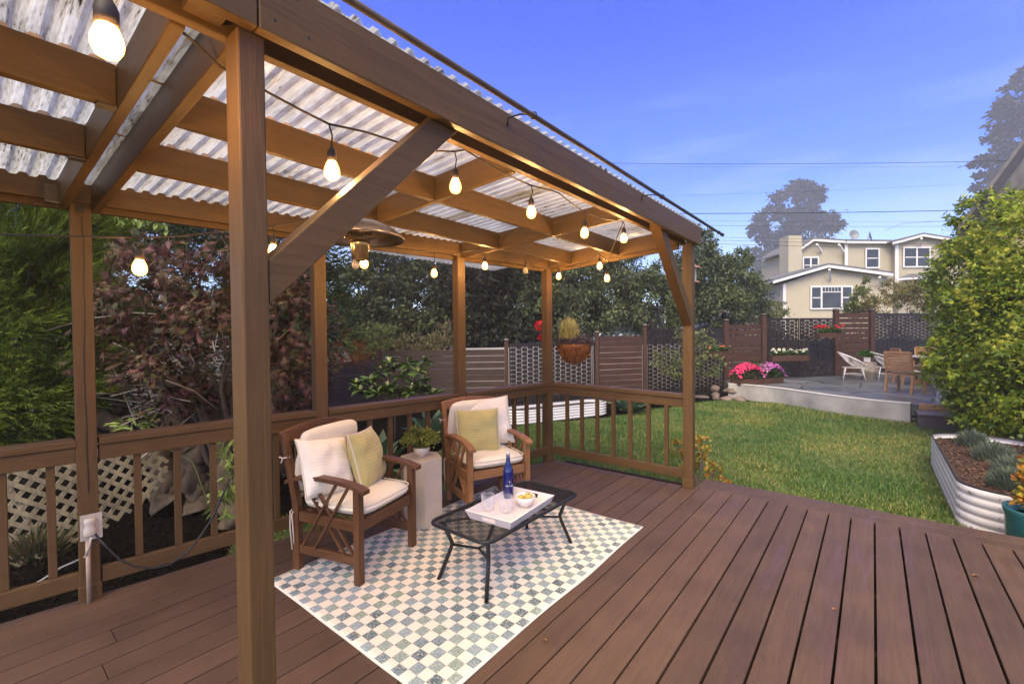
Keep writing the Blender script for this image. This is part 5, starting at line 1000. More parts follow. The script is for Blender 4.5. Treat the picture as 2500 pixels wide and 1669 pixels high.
# distant trees
M_pine=leafmat('far_pine_leaf',[(.025,.035,.03),(.035,.047,.038),(.05,.06,.05)],.7,.1,.2)
tree('pine_tree','tall hazy pine rising behind the pale house',gz((-20.884,175.528,2.541)),[((-19.995,177.242,44.792),(7.80,7.20,5.10)),((-24.753,173.254,37.352),(7.80,7.20,5.40)),((-16.762,179.605,35.210),(8.70,7.20,5.40)),((-26.839,171.340,27.153),(7.80,7.20,6.00)),((-20.442,176.399,24.348),(10.80,7.20,7.20)),((-28.934,169.469,18.999),(6.00,6.00,4.80)),((-13.048,182.644,37.891),(4.20,4.20,2.70)),((-30.066,168.950,35.372),(3.00,3.00,2.40)),((-21.461,175.324,13.455),(12.00,9.00,7.50)),((-19.480,177.752,48.876),(3.60,3.60,2.10))],26000,1.2,M_pine,.4,sub=36,subr=.16,group='far hazy trees',droop=0)
tree('pine_tree','hazy dark conifer at the right edge above the vine',gz((29.147,151.512,1.670)),[((27.498,151.505,57.130),(2.93,2.93,2.93)),((26.098,150.276,52.603),(5.28,4.10,2.93)),((23.980,148.516,49.902),(3.52,3.52,1.17)),((28.249,151.870,47.123),(5.28,4.10,3.52)),((24.714,148.964,43.986),(5.86,4.10,1.76)),((21.893,146.607,39.930),(3.81,2.93,1.47)),((25.449,149.411,38.069),(4.98,4.10,2.34)),((19.061,144.306,38.601),(2.34,2.34,0.88)),((29.004,152.216,36.208),(5.86,4.10,4.69)),((20.138,145.094,35.407),(2.64,2.34,0.88)),((18.729,143.911,33.152),(1.76,1.76,0.59)),((17.677,142.994,29.984),(2.05,1.76,0.59)),((21.153,146.187,47.210),(1.47,1.47,0.59)),((30.476,153.093,23.466),(8.79,5.86,8.79))],13000,1.05,M_pine,.3,sub=22,subr=.17,group='far hazy trees',droop=0)
P=[];B=[]
for i in range(60):
    x=-260+i*52; 
    if 1780<x<2500: continue
    p=dep0(x) if 0 else None
mbw=[]
for i in range(46):
    a=R(38.7-62+i*2.9+1); d=62+random.uniform(-8,10); c=(-math.sin(a)*d,math.cos(a)*d,random.uniform(1,3)); mbw.append((c,(random.uniform(4,6),random.uniform(3,4),random.uniform(3,4.5))))
o=foliage('woodland',mbw,26000,.8,M_pine,None,T_QUAD,.5,24,.22,0); tag(o,'hazy line of distant woodland beyond the gardens','woodland',kind='stuff')
# ================================================================ VINE + OWN HOUSE CORNER
M_vine=leafmat('vine_leaf',[(.08,.14,.012),(.15,.23,.018),(.24,.31,.024),(.36,.38,.035),(.045,.08,.010)],.35,.3,1.3)
M_viney=leafmat('young_vine_leaf',[(.34,.36,.04),(.45,.42,.06),(.22,.3,.04)],.4,.35,2)
vn=empty('passion_vine','dense yellow green passion vine covering the trellis on the right','vine',(1.6,8.6,ZG))
BL=[((1.699,9.848,2.714),(.62,.62,.6)),((1.329,10.311,2.307),(.62,.62,.65)),((1.514,10.955,1.591),(.6,.6,.6)),((1.312,11.291,0.944),(.55,.6,.5)),((1.347,10.039,1.011),(.7,.7,.7)),((1.716,9.449,1.512),(.75,.7,.9)),((1.464,10.114,0.247),(.5,.5,.42)),((1.612,9.465,0.292),(.6,.5,.42)),((1.255,11.779,1.834),(.5,.5,.4)),((1.644,11.607,3.049),(.55,.5,.45)),((1.519,10.746,3.403),(.5,.5,.35)),((1.615,11.011,0.553),(.42,.42,.45)),((1.304,12.875,3.205),(.25,.25,.15)),((1.436,12.456,2.648),(.5,.45,.4)),((1.765,9.085,0.747),(.6,.6,.6))]
PC(foliage('foliage',BL,19000,.082,M_vine,None,T_LOBE,.7,60,.16,.55,wide=1,face=1,jit=.6),vn); PC(foliage('foliage',BL,19000,.05,M_vine,None,T_LEAF,.55,60,.17,.5,wide=1,face=1,jit=.7),vn)
PC(foliage('young_foliage',[((1.461,9.018,2.734),(.35,.3,.35)),((1.334,8.900,2.070),(.4,.3,.4)),((1.502,8.763,1.405),(.3,.3,.3)),((1.273,9.635,2.738),(.3,.3,.2))],520,.09,M_viney,None,T_MAPLE,.7,40,.15,.5),vn)
mb=MB(); rnd=random.Random(3)
for i in range(46):
    b=BL[rnd.randrange(len(BL)-1)]; c=Vector(b[0])+Vector((rnd.uniform(-1,1)*b[1][0],rnd.uniform(-1,1)*b[1][1],rnd.uniform(-.6,1)*b[1][2])); d=Vector((rnd.gauss(-.1,.25),rnd.gauss(-.1,.25),rnd.uniform(.0,.4))); mb.tube([c-d,c+Vector((0,0,.06)),c+d,c+d*1.3+Vector((0,0,-.15))],[.005,.004,.003,.002],4,False)
for x,y in ((1.75,6.2),(1.8,7.6),(1.8,9.2)): mb.tube([(x,y,ZG),(x+.05,y+.02,1),(x,y,2.2)],[.03,.025,.02],7)
PC(mb.build('stem',M_bark),vn)
M_fruit=mat('passion_fruit',(.09,.13,.025),.4,.3,10,.05)
fr=[(0.841,9.490,0.366),(0.797,9.755,2.237),(1.044,9.697,2.276),(0.923,9.592,1.933),(0.862,9.671,1.908),(1.274,9.631,2.494),(0.954,9.580,0.364),(1.424,8.668,0.066),(1.508,8.736,0.092),(1.041,9.027,1.114),(0.981,9.516,2.142),(1.272,8.957,1.179)]
for k,c in enumerate(fr):
    o=MB().lathe([(0,-.036),(.015,-.034),(.027,-.018),(.03,0),(.026,.018),(.012,.032),(0,.036)],14).build('fruit',M_fruit,loc=c); PC(o,vn)
tl=empty('vine_trellis','wooden post and rail trellis hidden inside the passion vine','trellis',(1.7,8.4,ZG))
mb=MB()
for y in (6.2,7.6,9.0,10.2): mb.box(1.62,1.70,y,y+.08,ZG,2.2)
for z in (.3,1.1,1.9): mb.box(1.59,1.618,6.0,10.4,z,z+.08)
PC(mb.build('frame',M_fen['Z']),tl)
hc=empty('house','near house corner with a dark bargeboard and beige wall above the vine','house',(1.957,11.212,2.879))
e0=Vector((1.090,10.395,3.099)); e1=Vector((1.924,11.097,4.542)); dn=(e1-e0); e2=e0+dn*2.2; back=Vector((-.2,.98,0))*.0+Vector((.63,.78,0))*2.5
PC(MB().extrude([e0,e2,e2+Vector((0,0,-.19)),e0+Vector((0,0,-.19))],(.02,.026,0)).build('bargeboard',mat('dark_trim',(.05,.045,.042),.5,.2,4,.1)),hc)
PC(MB().extrude([e0+Vector((0,0,.001)),e2+Vector((0,0,.001)),e2+Vector((-.02,-.02,.06)),e0+Vector((-.02,-.02,.06))],back).build('roof',mat('grey_shingle',(.14,.13,.125),.8,.3,6,.3)),hc)
PC(MB().extrude([e0+Vector((.35,.3,-.45)),e2+Vector((.25,.3,-.25)),Vector((e2.x+.25,e2.y+.3,0)),Vector((e0.x+.35,e0.y+.3,0))],(2.4,2.9,0)).build('wall',mat('warm_siding',(.5,.38,.24),.8,.1,3,.15)),hc)
# ================================================================ NEIGHBOUR HOUSE
def siding(n,c):
    m=mat(n,c,.75,.05,1.5,0); t=m.node_tree; b=t.nodes['Principled BSDF']; tc=N(t,'ShaderNodeTexCoord'); sp=N(t,'ShaderNodeSeparateXYZ'); t.links.new(tc.outputs['Object'],sp.inputs[0])
    a=N(t,'ShaderNodeMath',operation='MULTIPLY'); a.inputs[1].default_value=5.6; t.links.new(sp.outputs[2],a.inputs[0]); f=N(t,'ShaderNodeMath',operation='FRACT'); t.links.new(a.outputs[0],f.inputs[0]); bp=N(t,'ShaderNodeBump',i_Strength=1,i_Distance=.03); t.links.new(f.outputs[0],bp.inputs['Height']); t.links.new(bp.outputs[0],b.inputs['Normal']); return m
M_sid=siding('beige_siding',(.48,.42,.29)); M_stu=mat('beige_stucco',(.46,.40,.275),.85,.05,2,.1); M_trim=mat('white_trim',(.68,.66,.62),.6,.04,2,.03); M_shing=mat('asphalt_shingle',(.13,.13,.135),.85,.3,6,.3)
M_win=mat('window_glass',(.035,.04,.05),.12,.3,1.5,0)
FW=Vector((-.625,.781,0)); RT=Vector((.781,.625,0))
nh=empty('house','two storey beige house with white trim, chimney and satellite dishes beyond the fence','house',gz((-1.364,33.513,1.658)))
def hx(name,pts,depth,m,par=None,off=0): o=MB().extrude([Vector(p)+FW*off for p in pts],FW*depth).build(name,m); return PC(o,nh) if par is None else (setattr(o,'parent',par),setattr(o,'matrix_parent_inverse',Matrix.Translation(-Vector(nh.location))))[0] or o
hx('wall',[(-4.177,31.243,0.956),(0.938,35.339,0.894),(0.922,35.416,4.673),(-2.088,33.018,5.225),(-4.192,31.312,4.343)],4,M_stu)
hx('wall',[(-3.846,36.975,4.546),(-1.433,38.908,4.517),(-1.446,38.970,7.579),(-3.195,37.572,7.714),(-3.857,37.029,7.155)],5,M_sid)
hx('wall',[(-1.422,38.647,3.934),(1.284,40.814,3.901),(1.269,40.887,7.508),(-1.437,38.721,7.540)],5,M_sid)
hx('wall',[(1.280,40.225,0.811),(5.839,43.876,0.755),(5.812,44.012,7.430),(2.553,41.413,7.887),(1.252,40.360,7.430)],5,M_sid)
hx('annex_wall',[(-7.597,32.987,0.921),(-4.697,35.310,0.886),(-4.711,35.377,4.157),(-7.610,33.051,4.053)],4,M_sid)
def sl(name,a,b,d,t,m,off=0,depth=5): a=Vector(a);b=Vector(b); return hx(name,[a,b,b+Vector((0,0,t)),a+Vector((0,0,t))],depth,m,None,off)
for a,b in (((-4.601,30.470,4.307),(-2.057,32.530,5.218)),((-2.057,32.530,5.218),(0.927,34.908,4.674))): sl('fascia_board',a,b,0,.16,M_trim,0,.06); sl('roof',Vector(a)+Vector((0,0,.165)),Vector(b)+Vector((0,0,.165)),0,.1,M_shing,.0,4.6)
for a,b in (((-3.982,36.410,6.917),(-3.154,37.090,7.634)),((-3.154,37.090,7.634),(-1.427,38.470,7.445)),((-1.423,38.345,7.426),(1.257,40.490,7.366)),((1.022,39.658,7.218),(2.627,40.956,7.747)),((2.627,40.956,7.747),(5.737,43.432,7.078))): sl('fascia_board',a,b,0,.15,M_trim,0,.06); sl('roof',Vector(a)+Vector((0,0,.155)),Vector(b)+Vector((0,0,.155)),0,.1,M_shing,0,5)
sl('roof',(-5.748,33.388,3.985),(-4.572,34.333,4.078),0,.08,M_trim,0,.08); hx('roof',[(-7.386,32.077,4.005),(-4.572,34.333,4.078),(-4.867,36.543,4.587),(-7.415,34.502,4.561)],.1,M_shing)
hx('porch_roof',[(1.217,38.860,4.804),(3.519,40.707,4.937),(3.696,42.789,5.703),(2.157,41.551,5.468)],.1,M_shing); sl('fascia_board',(1.213,38.727,4.739),(3.507,40.568,4.871),0,.12,M_trim,0,.06)
ch_=hx('chimney',[(-4.327,34.405,4.255),(-3.636,34.958,4.246),(-3.651,35.029,7.732),(-4.341,34.476,7.740)],1.0,M_sid)
hx('corner_trim',[(-4.382,34.296,4.224),(-4.299,34.363,4.223),(-4.313,34.435,7.756),(-4.397,34.368,7.757)],.04,M_trim,ch_)
hx('corner_trim',[(-3.839,34.731,4.217),(-3.755,34.798,4.216),(-3.770,34.870,7.749),(-3.854,34.803,7.750)],.04,M_trim,ch_)
hx('corner_trim',[(-3.672,34.865,4.215),(-3.588,34.932,4.214),(-3.603,35.004,7.747),(-3.686,34.937,7.748)],.04,M_trim,ch_)
hx('chimney_cap',[(-4.431,34.275,7.694),(-3.555,34.977,7.683),(-3.639,34.913,7.817),(-4.306,34.378,7.826)],1.2,M_conc,ch_)
o=MB().lathe([(.18,0),(.2,.1),(.14,.12),(.14,.3),(.2,.32),(.2,.38),(0,.42)],14,tuple(Vector((-4.040,35.234,7.929)))).build('chimney_pot',M_conc); o.parent=ch_; o.matrix_parent_inverse=Matrix.Translation(-Vector(nh.location))
def trim(a,b,c,d_): hx('corner_trim',[a,b,c,d_],.05,M_trim)
trim((-4.189,31.169,0.958),(-4.055,31.277,0.956),(-4.069,31.345,4.336),(-4.203,31.237,4.289)); trim((-1.510,38.475,5.051),(-1.356,38.598,5.049),(-1.366,38.647,7.464),(-1.520,38.524,7.466)); trim((1.173,40.103,4.695),(1.346,40.242,4.693),(1.335,40.294,7.271),(1.162,40.156,7.273))
def win(a,c,cols,lines):   # a bottom-left, c top-right points in one frontal plane
    a=Vector(a);c=Vector(c); w=(c-a).dot(RT); h=c.z-a.z; rz=math.atan2(RT.y,RT.x); off=a-FW*.05
    fr=MB().box(-.09,w+.09,0,.04,-.09,0).box(-.09,w+.09,0,.04,h,h+.1).box(-.09,0,0,.04,0,h).box(w,w+.09,0,.04,0,h)
    xs=np.cumsum([0]+list(cols)); xs=xs/xs[-1]*w
    for x in xs[1:-1]: fr.box(x-.05,x+.05,0,.04,0,h)
    o=fr.build('window',M_trim,loc=tuple(off),rot=(0,0,rz)); PC(o,nh)
    p=MB().box(0,w,.025,.035,0,h).build('pane',M_win,parent=o)
    s=MB(); sashes=lines
    for i,(x0,x1) in enumerate(zip(xs,xs[1:])):
        if sashes[i]=='h': s.box(x0+.05,x1-.05,.012,.022,h*.5-.03,h*.5+.03)
        else:
            s.box(x0+.05,x1-.05,.012,.022,h*.78-.03,h*.78+.02)
            for k in range(1,6): xx=x0+.05+(x1-x0-.1)*k/6; s.box(xx-.012,xx+.012,.012,.022,h*.8,h)
    s.build('sash',M_trim,parent=o)
win((-2.879,32.289,2.853),(-1.048,33.786,4.081),(1,2.1,1),('h','g','h')); win((-3.756,37.007,5.531),(-3.031,37.612,6.513),(1,1),('h','h')); win((-0.373,39.468,5.830),(0.237,39.985,7.032),(1,),('h',)); win((1.625,40.556,5.805),(2.921,41.623,7.011),(1,1),('h','h')); win((-5.410,34.719,2.777),(-4.896,35.156,3.823),(1,),('h',))
def brk(a,b,d=0): a=Vector(a);b=Vector(b); PC(MB().beam(a,b,.1,.12).build('roof_bracket',M_trim),nh)
brk((-1.982,32.958,4.526),(-2.004,32.313,5.070)); brk((0.348,34.814,4.082),(0.302,34.149,4.610)); brk((-2.785,37.754,6.926),(-3.003,36.949,7.371)); brk((-1.500,38.652,6.752),(-1.824,37.764,7.309)); brk((2.461,41.194,7.174),(2.504,40.597,7.571))
mb=MB()
for k in range(5): 
    a=Vector((-4.446,31.316,2.290))+RT*.14*k; mb.box(a.x-.02,a.x+.02,a.y-.02,a.y+.02,a.z-.2,a.z+.62)
a=Vector((-4.487,31.298,2.933)); mb.beam(a,a+RT*.7,.08,.06); PC(mb.build('porch_railing',M_trim),nh)
M_dish=mat('grey_dish',(.22,.22,.23),.5,.1,5,.03)
for (c,r,sq) in (((-1.109,38.995,8.044),.33,1),((-0.251,39.680,7.949),.33,.55)):
    o=MB().lathe([(0,0),(r*.5,.03),(r*.9,.09),(r,.12),(r,.13),(r*.85,.1),(0,.02)],24).build('satellite_dish',M_dish,loc=c); o.rotation_euler=(R(80),0,R(38.7+(0 if sq==1 else 52))); PC(o,nh); c=Vector(c); PC(MB().tube([c+FW*.1,c+FW*.15+Vector((.1,0,-.55))],.03,6).build('dish_mast',M_dish),nh)
gb=empty('garden_shed','low grey gabled outbuilding roof just above the fence','shed',gz((-4.228,19.673,1.155)))
PC(MB().extrude([(-5.811,19.686,1.152),(-4.059,21.089,1.131),(-4.061,21.102,1.735),(-4.750,20.559,2.158),(-5.813,19.696,1.670)],FW*2).build('wall',mat('grey_siding',(.36,.36,.35),.8,.05,2,.1)),gb)
a=Vector((-4.726,20.452,2.189));b=Vector((-3.959,21.054,1.699)); PC(MB().extrude([a,b,b+Vector((0,0,.06)),a+Vector((0,0,.06))],FW*2.2).build('roof',M_trim),gb)
# ================================================================ POWER LINES
for k,(a,b,r,lab) in enumerate((((-16.131,15.469,9.850),(10.406,36.725,9.707),.011,'highest thin dark wire crossing the sky'),((-16.864,16.171,10.146),(10.880,38.389,9.808),.004,'faint wire just below the highest wire'),((-19.291,15.468,8.470),(11.355,40.046,9.558),.004,'faint slanting wire between the two heavier wires'),((-16.878,13.525,7.141),(9.942,35.011,7.100),.016,'thick black cable crossing the sky at mid height'),((-18.485,14.810,7.531),(10.892,38.330,6.923),.005,'faint wire below the thick black cable'),((-18.484,14.805,7.281),(10.893,38.325,6.672),.007,'fine wire level with the end of the metal rod'),((-19.285,15.440,7.096),(11.370,39.974,6.025),.007,'upper of the three low wires in front of the house roof'),((-19.285,15.437,6.965),(11.371,39.969,5.806),.008,'middle of the three low wires in front of the house roof'),((-19.285,15.435,6.877),(11.372,39.963,5.479),.009,'lowest wire passing in front of the house gable'))):
    a=Vector(a);b=Vector(b); pts=[a.lerp(b,t)+Vector((0,0,-.25*4*t*(1-t)+.12)) for t in np.linspace(0,1,25)]
    o=MB().tube(pts,r,5).build('power_line',M_black); tag(o,lab,'power line',group='overhead wires')
# ================================================================ WINDOW BOXES / FLOWERS
M_leafg=leafmat('bedding_leaf',[(.03,.07,.02),(.06,.12,.03)],patch=5)
def fl(n,cs,e=.45): return leafmat(n,cs,e,.25,9)
def flowerbox(label,a,b,z0,h,dp,plant,cols,plab,ball=True,size=.05,n=140,mound=.1,arc=0):
    a=Vector((a[0],a[1],0));b=Vector((b[0],b[1],0)); L_=(b-a).length; rz=math.atan2(b.y-a.y,b.x-a.x); e=MB()
    e.box(0,L_,-dp,-dp+.02,0,h).box(0,L_,-.02,0,0,h).box(0,.02,-dp+.02,-.02,0,h).box(L_-.02,L_,-dp+.02,-.02,0,h).box(.02,L_-.02,-dp+.02,-.02,0,h-.02)
    o=e.build('planter_box',M_fen['X'],bevel=.004,loc=(a.x,a.y,z0),rot=(0,0,rz)); tag(o,label,'planter box',group='wooden planter boxes on the fence')
    p=empty(plant,plab,'flowers',(a.x,a.y,z0+h),rz)
    P=np.column_stack([RNG.uniform(.03,L_-.03,n*4),RNG.uniform(-dp,0,n*4),RNG.uniform(0,mound,n*4)*1.0]); P[:,2]*=np.sin(np.clip(P[:,0]/L_,0,1)*math.pi)**.4
    scatter('foliage',T_LEAF,P,RNG.normal(size=P.shape)+[0,-.3,.6],RNG.uniform(.04,.08,len(P)),M_leafg,p,jit=.6)
    for ci,(m,x0,x1,k) in enumerate(cols):
        if ball:
            nb=k; ctr=np.column_stack([RNG.uniform(x0*L_,x1*L_,nb),RNG.uniform(-dp,-.02,nb),RNG.uniform(.45,1.15,nb)*mound+.02]); 
            for cc in ctr: d=sph(26); d[:,2]=np.abs(d[:,2])*1.2; Q=cc+unit(d)*size*.4; scatter('bloom',T_PETAL,Q,np.cross(d,RNG.normal(size=d.shape)),size*.55,m,p,up=d,jit=.2)
        else:
            Q=np.column_stack([RNG.uniform(x0*L_,x1*L_,k),RNG.uniform(-dp-.08,.0,k),np.zeros(k)]); u=(Q[:,0]/L_-(x0+x1)/2)/((x1-x0)/2); v=(Q[:,1]+dp/2)/(dp/2+.08); Q[:,2]=mound*np.sqrt(np.clip(1-u*u*.85-v*v*.35,.02,1))*RNG.uniform(.8,1.05,k); d=np.column_stack([u*.8,v*.6-.4,np.ones(k)*.8])+RNG.normal(size=(k,3))*.3
            scatter('blooms',T_PETAL,Q,np.cross(d,RNG.normal(size=d.shape)),RNG.uniform(.8,1.2,k)*size,m,p,up=d,jit=.15)
flowerbox('brown planter box of orange flowers beside the tall fence post',(-3.699,13.362,0.893),(-3.320,13.986,0.876),.79,.16,.18,'orange_marigolds',[(fl('orange_petal',[(.7,.2,.06),(.8,.3,.12)]),.05,.95,9)],'small orange marigolds in the box on the lattice screen',size=.06)
flowerbox('brown planter box of white flowers hung on the lattice screen',(-2.459,15.439,0.637),(-1.621,16.238,0.620),.60,.17,.2,'white_chrysanthemums',[(fl('white_petal',[(.75,.74,.68),(.6,.6,.5)]),.03,.97,26)],'white chrysanthemums in the box on the lattice screen',size=.085,mound=.14)
flowerbox('brown planter box of red flowers hung high on the lattice screen',(-1.391,16.566,1.276),(-0.839,17.136,1.267),1.28,.15,.2,'red_geraniums',[(fl('red_petal',[(.6,.02,.03),(.75,.05,.07)]),-.08,1.05,15)],'red geraniums in the high box on the lattice screen',size=.09,mound=.17)
flowerbox('low brown planter box of pink flowers at the left end of the patio',(-3.063,13.386,0.060),(-2.200,14.589,0.060),ZP,.15,.35,'pink_petunias',[(fl('magenta_petal',[(.65,.02,.13),(.8,.06,.22)]),-.02,.55,340),(fl('orchid_petal',[(.5,.10,.42),(.65,.3,.6),(.42,.05,.35)]),.5,1.02,360)],'mound of crimson and orchid pink petunias on the patio corner',ball=False,size=.055,mound=.42,n=300)
# ================================================================ PATIO FURNITURE
def acap(label,loc,rz):
    e=empty('string_chair',label,'chair',loc,rz,'white round string chairs on the patio'); n=72
    def hoop(a): ca,sa=math.cos(a),math.sin(a); return Vector((.03+.40*ca,.38*sa,.60-.22*ca-.02*math.cos(2*a)))   # ca=1 front
    def inner(a): return Vector((.10+.13*math.cos(a),.15*math.sin(a),.36-.03*math.cos(a)))
    MB().tube([hoop(2*math.pi*i/48) for i in range(50)],.011,8).build('hoop',M_wc,parent=e); MB().tube([inner(2*math.pi*i/24) for i in range(26)],.006,6).build('inner_ring',M_wc,parent=e)
    mb=MB()
    for i in range(n):
        a=2*math.pi*i/n; h=hoop(a);q=inner(a); m1=h.lerp(q,.5)+Vector((-.03*math.cos(a),0,-.06)); mb.tube([h,h.lerp(m1,.5).lerp(m1.lerp(q,.5),.25),m1,q],.0035,4,False)
    mb.build('cords',M_wc,parent=e)
    ring=[(.02+.27*math.cos(a),.26*math.sin(a),.355) for a in np.linspace(0,6.4,26)]; MB().tube(ring,.009,6).build('seat_ring',M_wc,parent=e)
    for sx,sy in ((1,1),(1,-1),(-1,1),(-1,-1)): MB().tube([(.02+sx*.19,sy*.2,.36),(.02+sx*.26,sy*.27,0)],.011,8).build('leg',M_wc,parent=e)
    MB().tube([(.24,-.24,.17),(-.2,-.24,.17)],.008,6).tube([(.24,.24,.17),(-.2,.24,.17)],.008,6).tube([(-.2,-.24,.19),(-.2,.24,.19)],.008,6).build('brace',M_wc,parent=e)
    return e
acap('white round string chair in front of the slatted fence panel',Vx((-0.456,16.525,0.375),ZP),R(5))
acap('white round string chair partly hidden behind the teak dining chair',Vx((0.275,17.110,0.366),ZP),R(18))
M_hx=mat('facet_concrete',(.28,.23,.19),.8,.1,4,.2)
bm=MB().lathe([(.0,0),(.15,0),(.235,.22),(.16,.5),(0,.5)],6,smooth=False).build('side_table',M_hx,loc=Vx((-0.083,17.080,0.353),ZP)); tag(bm,'faceted taupe concrete side table between the white string chairs','side table')
pt=MB().box(-.08,.08,-.08,.08,0,.14).build('plant_pot',M_wc,bevel=.006,loc=Vx((-0.130,17.042,0.354),ZP+.505)); tag(pt,'small white square pot on the faceted side table','pot')
pf=empty('potted_plant','bushy green fern in the white square pot on the patio','plant',Vx((-0.130,17.042,0.354),ZP+.64)); fern(pf,34,.24,.2,leafmat('patio_fern',[(.04,.12,.02),(.08,.18,.03)],patch=4),.045,thin=.003)
M_tk={a:wood('teak_'+a.lower(),(.40,.21,.10),a,.5,.2,.2,False,18,.15) for a in 'XYZ'}
def dchair(label,loc,rz,cush=True):
    e=empty('dining_chair',label,'chair',loc,rz,'teak dining chairs around the patio table')   # faces +X
    def B(mb,n,m='X',bev=.004): return mb.build(n,M_tk[m],parent=e,bevel=bev)
    for sy in (-1,1):
        y=sy*.25
        B(MB().beam((-.28,y,0),(-.22,y,.42),.045,.05,(1,0,0)).beam((-.22,y,.42),(-.33,y,.93),.04,.04,(1,0,0)),'rear_leg','Z'); B(MB().beam((.25,y,0),(.23,y,.63),.045,.05,(1,0,0)),'front_leg','Z')
        B(MB().beam((-.27,y*1.08,.63),(.3,y*1.12,.65),.055,.025),'armrest')
    B(MB().box(-.22,.25,-.25,.25,.40,.44),'seat','Y')
    mb=MB()
    for k in range(8): z=.5+.05*k; x=-.235-.11*(z-.42)/.51; mb.box(x-.01,x+.01,-.23,.23,z,z+.042)
    mb.box(-.345,-.32,-.25,.25,.90,.955); B(mb,'backrest','Y')
    if cush: c_,_=cushion(.44,.44,.08,.1,.3,3); c_.build('seat_cushion',M_cush,parent=e,loc=(.02,0,.48)); c_,_=cushion(.36,.4,.12,.1,.5,4); c_.build('back_pillow',M_white,parent=e,loc=(-.15,0,.66),rot=(0,R(-75),0))
    return e
dchair('teak dining chair nearest the camera with its slatted back turned to the lawn',Vx((0.584,13.700,0.136),ZP),R(62))
dchair('teak dining chair beyond the nearest one on the patio',Vx((0.779,15.970,0.136),ZP),R(20),False)
dchair('teak dining chair across the table half hidden by the vine',Vx((1.175,17.058,0.178),ZP),R(-95),False)
dt=empty('dining_table','patio dining table with a pale top and crossed wooden legs','table',Vx((1.490,15.515,0.116),ZP),R(25))
MB().box(-.55,.55,-.85,.85,.72,.76).build('tabletop',M_wc,parent=dt,bevel=.01)
for y in (-.55,.55): MB().beam((-.45,y,0),(.4,y,.715),.09,.09,(0,0,1),).build('leg',M_tk['X'],parent=dt); MB().beam((.45,y+.1,0),(-.4,y+.1,.715),.09,.09,(0,0,1)).build('leg',M_tk['X'],parent=dt)
MB().box(-.04,.04,-.55,.65,.33,.40).build('stretcher',M_tk['Y'],parent=dt)
# ================================================================ HANGING BASKET, FEEDER
hb=empty('hanging_basket','coir lined hanging basket on an iron bracket beside the corner post','hanging basket',(-2.845,4.765,1.314))
M_coir=mat('coir',(.30,.12,.045),.95,.5,14,1.2,60,stretch=(1,1,.3))
MB().lathe([(0,-.185),(.06,-.18),(.12,-.14),(.17,-.06),(.2,.03),(.202,.06),(.18,.05),(0,.03)],36).build('coir_liner',M_coir,parent=hb)
P=sph(1500); P[:,2]=-np.abs(P[:,2]); Pp=P*[.198,.198,.22]+[0,0,.05]; scatter('coir_fibre',T_BLADE,Pp,np.cross(P,RNG.normal(size=P.shape))+[0,0,-.4],RNG.uniform(.03,.09,1500),leafmat('coir_fibre_mat',[(.42,.17,.06),(.25,.09,.03),(.5,.24,.1)],.9,.1,5),hb)
MB().tube([(.203*math.cos(a),.203*math.sin(a),.06) for a in np.linspace(0,6.4,40)],.004,5).build('rim',M_black,parent=hb)
tuft('dune_grass','pale feathery plant sprouting from the hanging basket','plant',Vector(hb.location)+Vector((-.05,-.03,.07)),1500,.15,.26,.08,leafmat('pale_plume',[(.42,.42,.2),(.55,.52,.28),(.28,.3,.13)],patch=9),flop=.45)
tuft('lobelia_plant','trailing purple and green lobelia around the rim of the hanging basket','plant',Vector(hb.location)+Vector((0,0,.05)),1500,.29,.06,.035,leafmat('lobelia',[(.07,.10,.03),(.16,.10,.2),(.22,.15,.26),(.05,.08,.03)],patch=12),T_LEAF,flop=1.2)
br=Vector(hb.location); pz=2.16; cp=Vector((-2.94,4.47,0))
mb=MB().tube([Vector((cp.x,cp.y,pz)),Vector((br.x,br.y,pz+.01)),Vector((br.x,br.y,pz-.08))],.007,6).tube([Vector((cp.x,cp.y,pz-.22)),Vector((cp.x,cp.y,pz)).lerp(Vector((br.x,br.y,pz)),.75)],.006,6); PC(mb.build('bracket',M_black),hb)
mb=MB()
for k in range(3): a=k*2.1; mb.tube([Vector((br.x,br.y,pz-.08)),br+Vector((.2*math.cos(a),.2*math.sin(a),.06))],.002,4)
PC(mb.build('chain',M_gal),hb)
bf=empty('bird_feeder','small pagoda roofed bird feeder on a pole behind the right post','bird feeder',Vx((-1.961,6.389,2.120),ZG))
def Z(y): return y
zf=Vector((-1.962,6.395,2.373)).z-ZG; zl=Vector((-1.961,6.391,2.176)).z-ZG
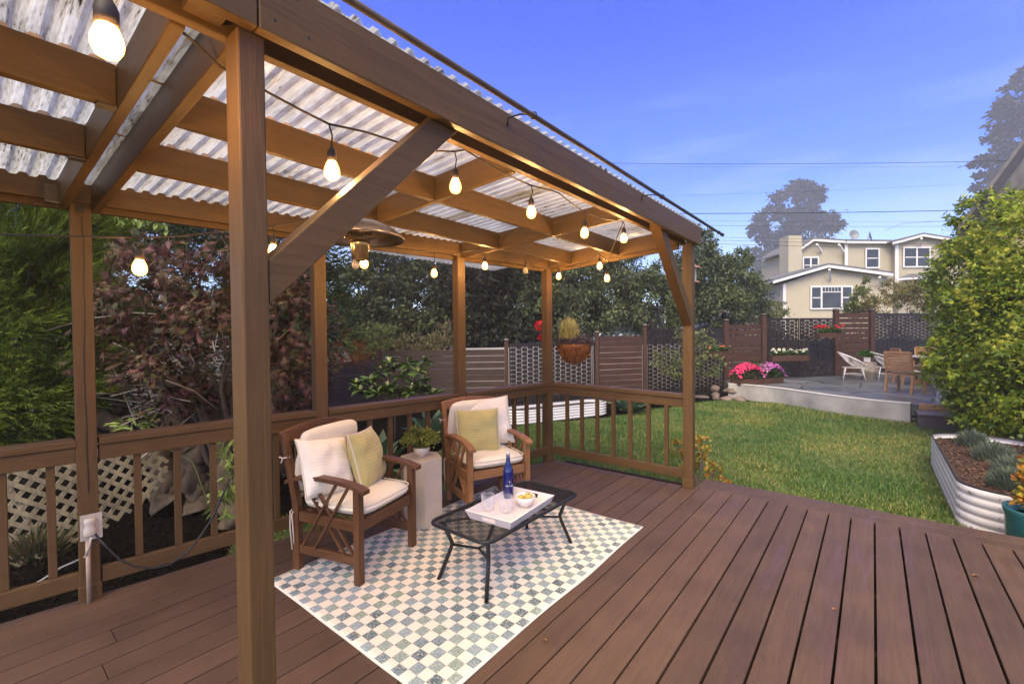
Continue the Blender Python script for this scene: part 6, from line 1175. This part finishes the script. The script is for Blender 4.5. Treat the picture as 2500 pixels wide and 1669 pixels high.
MB().tube([(0,0,0),(0,0,zl)],.012,8).build('pole',M_black,parent=bf); MB().lathe([(.135,0),(.13,.012),(.03,.06),(0,.07)],4,(0,0,zf),False).build('roof',mat('copper_roof',(.22,.11,.07),.5),parent=bf); MB().lathe([(.125,0),(.12,.012),(.07,.03)],4,(0,0,zl),False).build('tray_roof',mat('copper_roof2',(.22,.11,.07),.5),parent=bf); MB().box(-.06,.06,-.06,.06,zl+.03,zf).build('body',mat('tan_body',(.45,.38,.3),.7),parent=bf)
rf=empty('red_geranium','red geranium head beside the downspout','flowers',(-3.635,5.164,1.606))
q=sph(90)*[.07,.07,.07]; q=np.vstack([q,q*.6+[.02,.0,-.16]]); scatter('blooms',T_PETAL,q,np.cross(q,RNG.normal(size=q.shape)),.035,fl('red_petal2',[(.6,.02,.03),(.75,.05,.07)]),rf,up=q); MB().tube([(0,0,0),(0,.02,-.3),(.0,.05,-1.9)],.004,5).build('stem',M_stem,parent=rf)
# fallen leaves on the deck
M_fall=leafmat('fallen_leaf',[(.45,.22,.08),(.3,.12,.04),(.5,.35,.15)],.6,.1,3)
for k,(p,lab) in enumerate((((0.475,3.859,0.006),'curled orange fallen leaf on the deck at the right'),((-0.168,2.940,0.004),'tiny pale fallen leaf in the middle of the deck'),((-1.254,1.783,0.005),'small brown leaf caught in a deck gap'))):
    o=scatter('fallen_leaf',T_LEAF,np.array([[0,0,.002],[.01,.01,.004]]),np.array([[1,.3,.1],[.6,-.5,.15]]),np.array([.035,.03])*(1,.6,.6)[k],M_fall,jit=.2,wide=1.2); o.location=p; tag(o,lab,'leaf',group='fallen leaves')
# ================================================================ HAZE
hz=MB().box(-245,245,-95,295,ZG-1.2,56).build('haze',None); m=bpy.data.materials.new('haze_air'); m.use_nodes=True; t=m.node_tree; t.nodes.clear(); o_=t.nodes.new('ShaderNodeOutputMaterial'); pv=t.nodes.new('ShaderNodeVolumePrincipled'); pv.inputs['Density'].default_value=.0025; pv.inputs['Color'].default_value=(.85,.87,.92,1); pv.inputs['Anisotropy'].default_value=.2; t.links.new(pv.outputs[0],o_.inputs['Volume']); hz.data.materials.append(m); tag(hz,kind='stuff',label='thin evening mist over the gardens',cat='haze')
